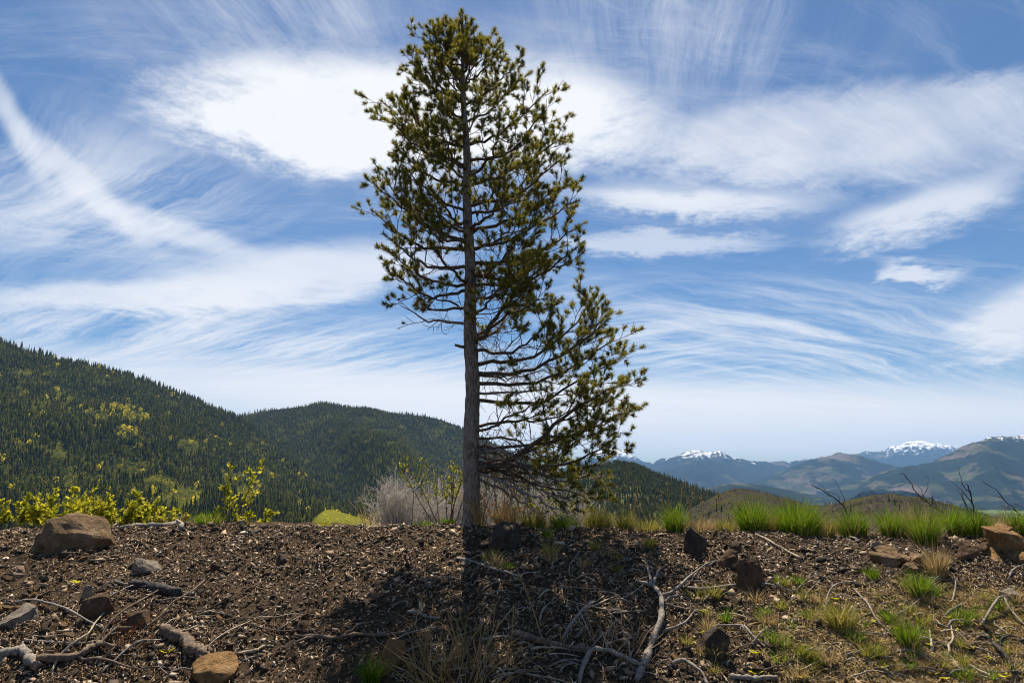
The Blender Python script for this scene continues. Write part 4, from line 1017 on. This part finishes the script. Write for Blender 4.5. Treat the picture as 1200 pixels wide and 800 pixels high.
stick([(784, 782), (805, 783), (820, 795), (830, 806)], 2.0, 1.6, M['wood_grey'], 'grey stick beyond the foot of the curved branch', arch=0.04)
stick([(886, 626), (905, 637), (922, 647), (938, 656)], 1.5, 2.2, M['wood_pale'], 'straight pale stalk lying below the big green tufts')
stick([(856, 795), (880, 797), (912, 796)], 2.8, 2.2, M['wood_grey'], 'short pale log lying in grass below the sunken rock')
stick([(966, 725), (972, 705), (988, 692), (1005, 683)], 1.1, 0.7, M['wood_grey'], 'thin bowed grey twig above the green slope tuft', arch=0.06)
stick([(1085, 765), (1110, 772), (1140, 785), (1170, 800)], 2.0, 1.6, M['wood_pale'], 'long pale stick at the foot of the grassy slope', forks=[[(1095, 768), (1092, 750), (1085, 738)], [(1110, 772), (1118, 750), (1112, 725)]])
stick([(1166, 757), (1172, 772), (1184, 788), (1194, 803)], 2.2, 1.6, M['wood_char'], 'dark burnt twig on the lower grassy slope', arch=0.05, forks=[[(1168, 760), (1150, 748), (1140, 760)], [(1168, 760), (1182, 750), (1205, 752)]])
stick([(1150, 735), (1162, 720), (1176, 712), (1188, 728), (1206, 742)], 1.5, 1.0, M['wood_grey'], 'arched grey twig above the dark burnt twig', arch=0.09)
stick([(1058, 765), (1078, 755), (1090, 758)], 1.4, 1.0, M['wood_brown'], 'short brown twig left of the long pale stick')
stick([(1000, 690), (1018, 712), (1030, 735), (1052, 752)], 1.2, 0.8, M['wood_grey'], 'thin grey twig slanting over the grassy slope', arch=0.04)
stick([(1100, 668), (1120, 685), (1112, 712)], 1.2, 0.8, M['wood_grey'], 'thin grey twig below the split brown ledge', arch=0.05)
rt = random.Random(9)
for k in range(130):
    a = rt.random()
    if a < .35: x_, y_ = rt.uniform(440, 800), rt.uniform(660, 798)
    elif a < .6: x_, y_ = rt.uniform(0, 330), rt.uniform(690, 798)
    elif a < .9: x_, y_ = rt.uniform(820, 1195), rt.uniform(680, 798)
    else: x_, y_ = rt.uniform(10, 1190), rt.uniform(640, 760)
    ln_ = rt.uniform(14, 55); th = rt.uniform(-0.7, 0.7) * (1 if rt.random() < .7 else 2); dx_, dy_ = ln_ * math.cos(th), ln_ * math.sin(th) * 0.6
    y2 = max(640, min(800, y_ + dy_)); ym = max(640, (y_ + y2) / 2 + rt.uniform(-4, 4))
    wk_ = rt.choice(['wood_grey', 'wood_brown', 'wood_pale', 'wood_grey']); zn = zone(x_, y_)
    stick([(x_, y_), (x_ + dx_ / 2 + rt.uniform(-3, 3), ym), (x_ + dx_, y2)], rt.uniform(0.7, 1.5), 0.5, M[wk_],
          f'short thin {wk_[5:]} twig lying {zn}', name='twig', cat='twig', group=f'loose {wk_[5:]} twigs {zn}', arch=rt.uniform(0, .05), n=7, sides=5)

for k in range(48):                                     # longer twigs that cross each other
    x_, y_ = rt.choice([(rt.uniform(-10, 300), rt.uniform(685, 790)), (rt.uniform(440, 780), rt.uniform(690, 795)), (rt.uniform(860, 1180), rt.uniform(690, 795)), (rt.uniform(960, 1190), rt.uniform(720, 797))])
    ln_ = rt.uniform(40, 105); th = rt.uniform(-.75, .75); dx_ = ln_ * math.cos(th); y2 = max(660, min(800, y_ + ln_ * math.sin(th) * .6)); wk_ = rt.choice(['wood_grey', 'wood_brown', 'wood_pale', 'wood_grey']); zn = zone(x_, y_)
    stick([(x_, y_), (x_ + dx_ * .35, max(650, y_ + (y2 - y_) * .35 + rt.uniform(-7, 7))), (x_ + dx_ * .7, max(650, y_ + (y2 - y_) * .7 + rt.uniform(-7, 7))), (x_ + dx_, y2)], rt.uniform(.6, 1.1), .4, M[wk_],
          f'long thin {wk_[5:]} twig crossing the ground {zn}', name='twig', cat='twig', group=f'long {wk_[5:]} twigs {zn}', arch=rt.uniform(.0, .035), n=12, sides=5)

# burnt stems standing on the crest
def standing(pts, r0, r1, material, label, name, cat, Y, forks=(), group=None):
    P = [at(a, b, Y) for a, b in pts]; g = float(ground(P[0][0], P[0][1]))
    P[0][2] = min(P[0][2], g + 0.02); b_ = P[0].copy(); b_[2] = g - 0.06; P = [b_] + P
    k = Y / F; n = 18; Q = spline(P, n); Q[3:] += rw.normal(size=(n - 3, 3)) * 0.006
    mb = MB(); mb.add(*tube_geo(Q, np.maximum((r0 + (r1 - r0) * np.linspace(0, 1, n)) * k * .42 * (1 + .12 * rw.normal(size=n)), .0015), 7))
    o = mb.build(name, material, origin=Q[0], smooth=True)
    for q in forks:
        S = spline([at(a, b, Y + 0.02 * i) for i, (a, b) in enumerate(q)], 9); S[0] = Q[np.argmin(np.linalg.norm(Q - S[0], axis=1))]
        S[1:] += rw.normal(size=(8, 3)) * 0.005
        fb = MB(); fb.add(*tube_geo(S - Q[0], np.linspace(max(r1, r0 * .5) * k * .42, .0016, 9), 5)); fb.build('side_twig', material, o, smooth=True)
    return tag(o, label, cat, group)
Yc = TY + 0.15
standing([(994, 612), (990, 595), (975, 582), (962, 573), (950, 568)], 1.8, 1.2, M['wood_char'], 'leaning burnt stem with knobs over the big green tufts', 'burnt_stem', 'stem', Yc, [[(978, 584), (968, 575), (960, 566)], [(988, 594), (980, 580), (966, 574)], [(990, 596), (988, 580), (978, 563)]])
standing([(1112, 622), (1105, 602), (1090, 590), (1075, 578), (1062, 560), (1055, 554)], 2.0, 0.9, M['wood_char'], 'long leaning burnt stem with many side twigs on the crest', 'burnt_stem', 'stem', Yc, [[(1092, 591), (1076, 580), (1060, 576)], [(1100, 597), (1094, 585), (1091, 577)], [(1085, 587), (1078, 572), (1070, 565)], [(1080, 584), (1088, 566), (1085, 556)]])
standing([(1143, 625), (1141, 600), (1138, 580), (1133, 566)], 2.2, 1.6, M['wood_char'], 'upright burnt stem with knobbed top on the crest', 'burnt_stem', 'stem', Yc, [[(1140, 590), (1128, 575), (1112, 561)], [(1138, 578), (1127, 566), (1124, 546)], [(1140, 600), (1130, 590), (1122, 570)]])
standing([(1136, 622), (1134, 600), (1129, 585), (1126, 575)], 1.8, 1.2, M['wood_grey'], 'pale bare stem beside the upright burnt stem', 'dead_shoot', 'stem', Yc + .06)
standing([(1206, 626), (1199, 608), (1180, 588), (1165, 572), (1151, 564)], 1.7, 0.9, M['wood_char'], 'thin arching burnt stem at the right end of the crest grasses', 'burnt_stem', 'stem', Yc, [[(1180, 588), (1170, 582), (1160, 581)], [(1190, 598), (1176, 592), (1164, 596)]])
standing([(476, 640), (482, 617), (484, 590), (485, 572)], 1.9, 0.5, M['wood_char'], 'thin black pointed snag rising beyond the crest left of the pine', 'snag', 'snag', 16.0)

# ------------------------------------------------------------------ grasses
def blades(mb, rng, n, spread, h, lean=0.35, w=0.0032, hvar=0.45, segs=3):
    r = spread * np.sqrt(rng.random(n)); a = rng.uniform(0, 6.28, n)
    x = r * np.cos(a); y = r * np.sin(a)
    hh = h * (1 - hvar * rng.random(n)) * (1 - 0.35 * (r / max(spread, 1e-6)) ** 2)
    da = a + rng.normal(0, 0.7, n); ln = lean * (0.25 + r / max(spread, 1e-6)) * rng.uniform(0.4, 1.4, n)
    ww = w * rng.uniform(0.6, 1.4, n); fa = rng.uniform(0, 6.28, n)
    V_ = []
    for k in range(segs + 1):
        t = k / segs
        cx_ = x + np.cos(da) * hh * ln * t * t; cy_ = y + np.sin(da) * hh * ln * t * t
        cz = hh * (t - 0.28 * ln * t * t) - 0.02 * (1 - t)
        wk = ww * (1 - t ** 1.6)
        if k < segs:
            V_ += [np.stack([cx_ - np.cos(fa) * wk, cy_ - np.sin(fa) * wk, cz], -1), np.stack([cx_ + np.cos(fa) * wk, cy_ + np.sin(fa) * wk, cz], -1)]
        else: V_.append(np.stack([cx_, cy_, cz], -1))
    v = np.stack(V_, 1); m = v.shape[1]; f = []
    for k in range(segs - 1): b = 2 * k; f += [(b, b + 1, b + 3), (b, b + 3, b + 2)]
    b = 2 * (segs - 1); f.append((b, b + 1, b + 2))
    f = np.array(f)
    mb.add(v.reshape(-1, 3), (f[None] + np.arange(n)[:, None, None] * m).reshape(-1, 3))
rgz = np.random.default_rng(19)
def tuft(px, py, wpx, hpx, material, label, n=160, straw=0.0, group=None, Y=None, lean=0.5, name='grass_tuft', w=0.003):
    P = hit(px, py) if Y is None else at(px, py, Y)
    if Y is not None: P[2] = float(ground(P[0], P[1]))
    k = P[1] / F; e = empty(name, (P[0], P[1], P[2] - 0.012), label, 'grass', group)
    mb = MB(); blades(mb, rgz, int(n * 2.1), wpx * k * 0.29, hpx * k * 1.3, lean, w); mb.build('blades', material, e)
    if straw:
        mb = MB(); blades(mb, rgz, max(4, int(n * straw)), wpx * k * 0.42, hpx * k * 1.25, lean * 1.1, w * 0.8); mb.build('dry_blades', M['grass_straw'], e)
    return e
GG, GO, GS = M['grass_green'], M['grass_olive'], M['grass_straw']
Yt = TY + 0.12
tuft(882, 627, 44, 40, GG, 'bright green dense grass clump standing beside the widest clump', 420, .12, None, Yt)
tuft(935, 628, 70, 44, GG, 'widest bright green grass clump on the crest', 700, .15, None, Yt)
tuft(905, 627, 30, 24, GO, 'short olive grass between the two big green clumps', 120, .4, None, Yt + .05)
tuft(968, 627, 28, 26, GO, 'olive grass at the foot of the knobbed leaning burnt stem', 160, .35, None, Yt)
tuft(1000, 628, 48, 32, GG, 'medium green tuft behind the leaning burnt stem', 320, .3, None, Yt)
tuft(1048, 629, 46, 34, GG, 'green and straw tuft below the long burnt stem', 320, .4, None, Yt)
tuft(1075, 629, 34, 38, GS, 'reddish straw-coloured dry tuft between green crest tufts', 150, 0, None, Yt + .1)
tuft(1087, 652, 36, 46, GG, 'green tuft spilling over the crest onto the gravel', 240, .45, None, TY - .25)
tuft(1112, 630, 44, 34, GG, 'leafy green tuft in front of the upright burnt stem', 320, .2, None, Yt)
tuft(1142, 631, 44, 36, GG, 'dark green tuft right of the upright burnt stem', 320, .15, None, Yt)
tuft(1172, 631, 36, 30, GS, 'dry straw tuft between green crest tufts near the orange ledge', 160, .2, None, Yt)
tuft(1195, 632, 40, 34, GG, 'green tuft above the orange-tan ledge', 260, .35, None, Yt)
tuft(791, 621, 30, 36, GG, 'narrow bright green tuft under tall golden stalks', 220, .2, None, Yt)
tuft(733, 619, 26, 26, GO, 'yellow-green tuft beside the drooping dead limbs of the pine', 140, .3, None, Yt)
tuft(760, 620, 34, 20, GO, 'low yellow-green tuft between two taller crest tufts', 130, .5, None, Yt)
tuft(822, 624, 50, 22, GS, 'low tan dry grass along the crest left of the big clumps', 260, 0, None, Yt)
tuft(850, 625, 34, 20, GO, 'low olive dry grass touching the bright green clump', 150, .5, None, Yt)
tuft(700, 618, 44, 26, GO, 'olive grass under the tips of the lowest pine limbs', 240, .3, None, Yt)
tuft(662, 617, 44, 24, GG, 'green grass under the lowest pine limbs', 240, .3, None, Yt)
tuft(625, 615, 40, 26, GO, 'mixed olive grass right of the pine trunk', 260, .5, None, Yt)
tuft(592, 614, 36, 30, GS, 'dry straw grass close to the right of the pine trunk', 220, .2, None, Yt)
tuft(562, 618, 18, 66, GS, 'tall dry grass wisps rising against the pine trunk', 46, 0, None, TY - .14, .6, 'dry_grass')
tuft(430, 617, 34, 38, GS, 'long dry grass stems leaning left on the crest', 22, 0, None, Yt + .2, .9, 'dry_grass')
tuft(497, 616, 40, 10, GG, 'low bright green leaves along the crest left of the pine', 120, 0, None, Yt)
tuft(525, 616, 26, 10, GG, 'small low green patch touching the pine trunk', 80, 0, None, Yt)
tuft(245, 616, 50, 16, GG, 'short green grass on the crest below the tall yellow seedling', 200, .4, None, Yt)
tuft(205, 617, 30, 20, GS, 'thin dry stems on the crest behind the weathered branch', 24, 0, None, Yt + .1, .8, 'dry_grass')
tuft(380, 616, 30, 14, M['leaf_yellow'], 'low yellow-green sprout on the crest before the meadow', 60, 0, None, Yt)
# tall golden stalks with seed heads
def stalk(pts, label, Y=None, r_=0.7, group=None, heads=True):
    if Y is None:
        b_ = hit(*pts[0]); Y = b_[1]
    P = [at(a, b, Y + 0.02 * i) for i, (a, b) in enumerate(pts)]; g = float(ground(P[0][0], P[0][1])); P[0][2] = g - 0.03
    Q = spline(P, 14); k = Y / F
    mb = MB(); mb.add(*tube_geo(Q, np.linspace(r_, r_ * .6, 14) * k, 5)); o = mb.build('grass_stalk', GS, origin=Q[0])
    if heads:
        hb = MB()
        for t in np.linspace(9, 13, 12):
            q = Q[int(t)] + (Q[min(int(t) + 1, 13)] - Q[int(t)]) * (t % 1); d_ = unit(rw.normal(size=3) * .5 + UP) * 0.028
            hb.add(*tube_geo([q, q + d_ * .5, q + d_], [.002, .0045, .001], 4))
        hb.v = [x - Q[0] for x in hb.v]; hb.build('seed_head', GS, o)
    return tag(o, label, 'stalk', group)
for k, (x_, y_, tx, ty) in enumerate([(737, 620, 735, 545), (742, 620, 748, 562), (728, 619, 722, 570), (786, 622, 783, 556), (795, 622, 802, 560), (803, 622, 815, 570), (770, 621, 776, 575), (838, 624, 842, 578), (826, 623, 822, 582), (812, 623, 806, 584), (752, 621, 745, 585), (862, 625, 866, 590)]):
    stalk([(x_, y_), ((x_ + tx) / 2 + rt.uniform(-2, 2), (y_ + ty) / 2), (tx, ty)], 'thin golden grass stalk standing on the crest right of the pine', Yt, .55, 'golden stalks on the crest')
for x_, y_, tx, ty in [(428, 618, 408, 585), (436, 618, 420, 582), (444, 617, 436, 592), (205, 618, 228, 590), (690, 618, 702, 585), (955, 627, 975, 588), (1020, 629, 1016, 590), (1165, 631, 1180, 592)]:
    stalk([(x_, y_), ((x_ + tx) / 2 + rt.uniform(-3, 3), (y_ + ty) / 2), (tx, ty)], 'short slanting dry stem poking above the crest', Yt, .5, 'short dry stems on the crest', False)
stalk([(652, 803), (640, 760), (625, 715), (605, 664)], 'tall golden stalk with seed head rising before the pine shadow', 5.0, .95)
stalk([(588, 803), (598, 760), (602, 708)], 'thin upright straw left of the tall golden stalk', 5.0, .8, heads=False)
stalk([(662, 803), (660, 770), (656, 735)], 'short upright straw right of the tall golden stalk', 5.0, .8)
# dry wiry clump in the shade
def wiry(px, py, wpx, hpx, n, label, material):
    P = hit(px, py); k = P[1] / F; mb = MB()
    for i in range(n):
        a = random.uniform(-1, 1); s0 = np.array([a * wpx * k * .35, random.uniform(-.12, .12), 0]); s0[2] = float(ground(P[0] + s0[0], P[1] + s0[1])) - P[2] - .02
        d_ = unit(np.array([a * .6 + random.gauss(0, .45), random.gauss(0, .3), 1.0])); ln_ = hpx * k * random.uniform(.45, 1.1)
        Q = curve_up(s0, d_, ln_, random.uniform(-.5, .2), 6, .35); mb.add(*tube_geo(Q, np.linspace(.0035, .0018, 7), 4, False))
        if random.random() < .6:
            q = curve_up(Q[random.randint(2, 4)], d_ + rv() * .7, ln_ * .4, 0, 4, .3); mb.add(*tube_geo(q, np.linspace(.0026, .0014, 5), 4, False))
    o = mb.build('dry_grass', material); o.location = P; tag(o, label, 'grass')
    return o
wiry(535, 797, 110, 92, 80, 'wiry golden dry grass clump in front of the pine shadow', GS)
wiry(500, 799, 50, 45, 24, 'low wiry dry stems beside the triangular orange stone', GS)
wiry(720, 760, 90, 45, 40, 'tangled dry rusty stems in the hook of the curved branch', M['litter'])
wiry(150, 742, 50, 22, 34, 'rusty orange dead sprig lying above the short log', M['leaf_rust'])
# small tufts on the bank
tuft(436, 797, 34, 36, GG, 'small bright green grass tuft beside the triangular orange stone', 70, 0, lean=.7)
tuft(985, 737, 36, 36, GO, 'round olive tuft on the gravel slope below the big clumps', 220, .3, lean=.7)
tuft(1077, 697, 34, 30, GG, 'spiky green tuft below the split brown ledge', 200, .3, lean=.7)
tuft(1066, 757, 30, 40, GG, 'upright green tuft above the long pale stick', 90, .2)
tuft(935, 682, 28, 10, GG, 'flat green plant on open gravel below the widest clump', 120, 0, lean=1.0)
tuft(1022, 678, 18, 18, GG, 'small green tuft left of the split brown ledge', 60, .2)
tuft(1098, 672, 30, 36, GS, 'straw tuft under the green tuft that spills over the crest', 120, .3)
tuft(762, 640, 22, 14, GO, 'small dark olive tuft at the shadow edge below the crest', 80, .3)
for k in range(95):
    a = rt.random()
    if a < .62: x_, y_ = rt.uniform(930, 1198), rt.uniform(700, 799)
    elif a < .85: x_, y_ = rt.uniform(800, 960), rt.uniform(680, 799)
    else: x_, y_ = rt.uniform(560, 780), rt.uniform(628, 700)
    gm, gn = rt.choice([(GG, 'green'), (GO, 'olive'), (GO, 'olive'), (GG, 'green'), (GS, 'straw')])
    tuft(x_, y_, rt.uniform(10, 26), rt.uniform(9, 24), gm, f'small sparse {gn} grass shoot {zone(x_, y_)}', rt.randint(14, 60), rt.choice([0, .3, .6]), f'small {gn} grass shoots {zone(x_, y_)}', lean=.9)
for k in range(26):
    x_, y_ = rt.choice([(rt.uniform(1000, 1198), rt.uniform(720, 799)), (rt.uniform(0, 320), rt.uniform(680, 799)), (rt.uniform(800, 1000), rt.uniform(690, 799))])
    P = hit(x_, y_); mb = MB()
    for j in range(9):
        a = random.uniform(0, 6.28); l_ = random.uniform(.02, .045); d_ = np.array([math.cos(a), math.sin(a), .8]); s_ = np.array([-math.sin(a), math.cos(a), 0]) * l_ * .35
        c_ = np.array([math.cos(a), math.sin(a), 0]) * .012
        mb.add([c_, c_ + d_ * l_ * .5 + s_, c_ + d_ * l_ * np.array([1, 1, .7]), c_ + d_ * l_ * .5 - s_], [(0, 1, 2), (0, 2, 3)])
    o = mb.build('seedling', M['leaf_yellow']); o.location = P + np.array([0, 0, .012]); zn = zone(x_, y_); tag(o, f'tiny bright green leafy seedling {zn}', 'plant', f'tiny seedlings {zn}')
mb = MB(); n = 1500
x = rgz.uniform(-5.8, 5.8, n); y = rgz.uniform(TY + .05, TY + 1.4, n); keep = (x > .3) | (rgz.random(n) < .12); x = x[keep]; y = y[keep]; n = len(x)
bb = MB(); blades(bb, rgz, n, .001, .13, .9, .003); v = bb.v[0].reshape(n, -1, 3); v = v + np.stack([x, y, ground(x, y)], -1)[:, None]
mb.add(v.reshape(-1, 3), bb.f[0]); tag(mb.build('crest_grass', GO), 'thin short grass growing along the top of the bank', 'grass', kind='stuff')

# ------------------------------------------------------------------ leafy shrubs
def leaf(mb, p, d, l, wd):
    d = unit(d); s = np.cross(d, unit(rv())); s = unit(s); nrm = np.cross(d, s)
    mb.add([p, p + d * l * .45 + s * wd - nrm * wd * .35, p + d * l, p + d * l * .45 - s * wd - nrm * wd * .35, p + d * l * .5 + nrm * wd * .15],
           [(0, 1, 4), (1, 2, 4), (2, 3, 4), (3, 0, 4)])
def shrub(px, py_top, wpx, label, stems, material, Y, leafl=.05, per=12, group=None, name='leafy_shrub', leafw=.34, start=.35, wood='wood_brown', upright=.9, lp=1.0):
    B = at(px, 616, Y); B[2] = float(ground(B[0], Y)) - .04
    top = at(px, py_top, Y)[2]; H_ = (top - B[2]) * 1.22; k = Y / F
    e = empty(name, B, label, 'shrub', group); sb = MB(); lb_ = MB()
    for i in range(stems):
        a = random.uniform(-1, 1) if stems > 1 else 0
        s0 = np.array([a * wpx * k * .25, random.uniform(-.1, .1), -.02]); s0[2] = min(0, float(ground(B[0] + s0[0], B[1] + s0[1])) - B[2] - .03)
        ln_ = H_ * random.uniform(.5, 1.0) if i else H_
        Q = curve_up(s0, np.array([a * (1.25 - upright) * 2 + random.gauss(0, .12), random.gauss(0, .25), 1]), ln_, .25, 8, .22)
        sb.add(*tube_geo(Q, np.linspace(.008, .003, 9) * min(1.4, max(.6, H_)), 5))
        br = [Q]
        for j in range(4):
            t = random.randint(3, 7); q = curve_up(Q[t], np.array([random.gauss(0, 1), random.gauss(0, .8), .9]), ln_ * random.uniform(.14, .34), .4, 5, .25)
            sb.add(*tube_geo(q, np.linspace(.004, .002, 6), 4, False)); br.append(q)
        for q in br:
            for j in range(int(per * (1.6 if q is Q else 1) * lp)):
                t = random.uniform(start if q is Q else .1, 1) * (len(q) - 1); t0 = min(int(t), len(q) - 2); p = q[t0] + (q[t0 + 1] - q[t0]) * (t - t0)
                d_ = unit(q[t0 + 1] - q[t0]) + rv() * .75; leaf(lb_, p, d_, leafl * random.uniform(.6, 1.2), leafl * leafw * random.uniform(.7, 1.2))
    sb.build('stems', M[wood], e); lb_.build('leaves', material, e)
    return e
random.seed(33)
LY = M['leaf_yellow']
for px_, pt, wd, st, lab in [(4, 588, 40, 7, 'yellow-leaved bush at the far end of the crest, past the boulder'), (32, 590, 40, 7, 'low yellow-leaved bush just behind the boulder edge'), (58, 584, 36, 6, 'bright yellow bush directly behind the large boulder'),
        (82, 586, 36, 6, 'yellow bush over the flat top of the boulder'), (108, 578, 44, 8, 'tallest spreading yellow bush right of the boulder'), (134, 586, 40, 7, 'yellow bush behind the left end of the weathered branch'),
        (158, 582, 34, 6, 'yellow bush behind the middle of the weathered branch'), (182, 594, 36, 6, 'low yellow bush behind the weathered branch knob'), (204, 600, 26, 4, 'small yellow bush past the end of the weathered branch')]:
    shrub(px_, pt, wd, lab, st, LY, TY + .5 + random.uniform(-.15, .25), .05, 12)
shrub(265, 553, 34, 'tall slender yellow-leaved seedling on the crest', 3, LY, TY + .25, .055, 10, name='leafy_seedling', start=.4)
shrub(302, 586, 26, 'short yellow-leaved seedling beside the tall slender one', 2, LY, TY + .2, .05, 10, name='leafy_seedling', start=.2)
shrub(288, 600, 22, 'low yellow sprout between the two seedlings', 2, LY, TY + .3, .05, 8, name='leafy_seedling', start=.2)
shrub(246, 598, 22, 'low yellow sprout left of the tall slender seedling', 2, LY, TY + .2, .05, 8, name='leafy_seedling', start=.2)
shrub(524, 540, 44, 'upright sparse willow shrub growing against the left of the pine trunk', 10, M['leaf_green'], TY + .3, .045, 9, leafw=.24, start=.35)
shrub(592, 556, 40, 'rust-leaved dry shrub just right of the pine trunk', 6, M['leaf_rust'], TY + .45, .04, 4, start=.45)
shrub(625, 570, 50, 'sparse green-leaved shrub under the lowest pine limbs', 7, M['leaf_green'], TY + .5, .042, 5, start=.4)
shrub(665, 582, 44, 'low twiggy shrub below the drooping dead limbs', 6, M['leaf_green'], TY + .6, .038, 4, start=.4)

# bare grey shrubs down the slope behind the crest
def bare_shrub(px, py_top, wpx, label, Y, n, seed):
    rng = np.random.default_rng(seed); B = at(px, 616, Y); B[2] = float(ground(B[0], Y)) - .1
    top = at(px, py_top, Y)[2]; H_ = (top - B[2]) * 1.12; wd = wpx * Y / F * .5
    e = empty('bare_shrub', B, label, 'shrub', 'grey leafless shrubs beyond the crest'); tb = MB(); wb = MB()
    for i in range(7):
        a = rng.uniform(0, 6.28); Q = curve_up((0.1 * math.cos(a), .1 * math.sin(a), 0), np.array([math.cos(a) * wd / H_ * .7, math.sin(a) * wd / H_ * .7, 1]), H_ * rng.uniform(.6, .85), .1, 8, .25)
        tb.add(*tube_geo(Q, np.linspace(.05, .015, 9), 5))
    # forking twigs: three orders of ever finer shoots
    def strip(P, w0, w1):
        m = len(P); T = np.gradient(P, axis=0); sd2 = np.cross(T, rv()); sd2 /= np.linalg.norm(sd2, axis=1)[:, None] + 1e-9
        wv = np.linspace(w0, w1, m)[:, None]; v = np.concatenate([P - sd2 * wv, P + sd2 * wv]); f = []
        for q in range(m - 1): f += [(q, q + 1, m + q), (m + q, q + 1, m + q + 1)]
        wb.add(v, f)
    for i in range(int(n / 95)):
        a = rng.uniform(0, 6.28); rr = math.sqrt(rng.random()); hh = H_ * (1 - .35 * rr * rr) * rng.uniform(.72, 1.04)
        s0 = np.array([math.cos(a), math.sin(a), 0]) * rr * wd * .55
        Q = curve_up(s0, np.array([math.cos(a) * rr * wd / H_ * .7, math.sin(a) * rr * wd / H_ * .7, 1]), hh, .1, 7, .22); strip(Q, .022, .008)
        for j in range(6):
            t = rng.integers(2, 7); q = curve_up(Q[t], unit(Q[t + 1] - Q[t]) + rv() * .5, hh * rng.uniform(.14, .30), .25, 4, .25); strip(q, .013, .008)
            for k_ in range(5):
                t2 = rng.integers(1, 4); q2 = curve_up(q[t2], unit(q[t2 + 1] - q[t2]) + rv() * .55, hh * rng.uniform(.07, .16), .25, 3, .25); strip(q2, .010, .006)
    tb.build('stems', M['wood_grey'], e); wb.build('twigs', M['bare_twigs'], e)
bare_shrub(463, 556, 46, 'taller grey leafless shrub beside the black pointed snag', 38, 9000, 1)
bare_shrub(503, 570, 44, 'rounded grey leafless shrub between the snag and the pine', 40, 8000, 2)
bare_shrub(535, 566, 46, 'grey leafless shrub directly behind the pine trunk', 43, 8000, 3)
bare_shrub(585, 556, 60, 'wide grey leafless shrub behind the rust-leaved shrub', 46, 9000, 4)
bare_shrub(636, 560, 60, 'grey leafless shrub behind the drooping dead pine limbs', 50, 9000, 5)
bare_shrub(678, 576, 44, 'low grey leafless shrub past the tips of the dead limbs', 52, 6000, 6)

# ------------------------------------------------------------------ haze: the air over the valley
mh = bpy.data.materials.new('haze'); mh.use_nodes = True; nt = mh.node_tree; nt.nodes.clear()
o_ = nt.nodes.new('ShaderNodeOutputMaterial'); pv = nt.nodes.new('ShaderNodeVolumePrincipled')
pv.inputs['Color'].default_value = (0.28, 0.54, 1.0, 1); pv.inputs['Density'].default_value = 3.5e-5; pv.inputs['Anisotropy'].default_value = 0.1
nt.links.new(pv.outputs[0], o_.inputs['Volume'])
hx, hz0, hz1 = 22600.0, VZ - 2.0, 1300.0
mb = MB(); c = np.array([(x, y, z) for z in (hz0, hz1) for y in (-hx, hx) for x in (-hx, hx)])
mb.add(c, [(0, 2, 1), (1, 2, 3), (4, 5, 6), (5, 7, 6), (0, 1, 4), (1, 5, 4), (2, 6, 3), (3, 6, 7), (0, 4, 2), (2, 4, 6), (1, 3, 5), (3, 7, 5)])
hz = mb.build('haze', mh); tag(hz, 'thin blue haze over the far valley', 'haze', kind='stuff')
print('tris', sum(len(o.data.polygons) for o in sc.objects if o.type == 'MESH'))
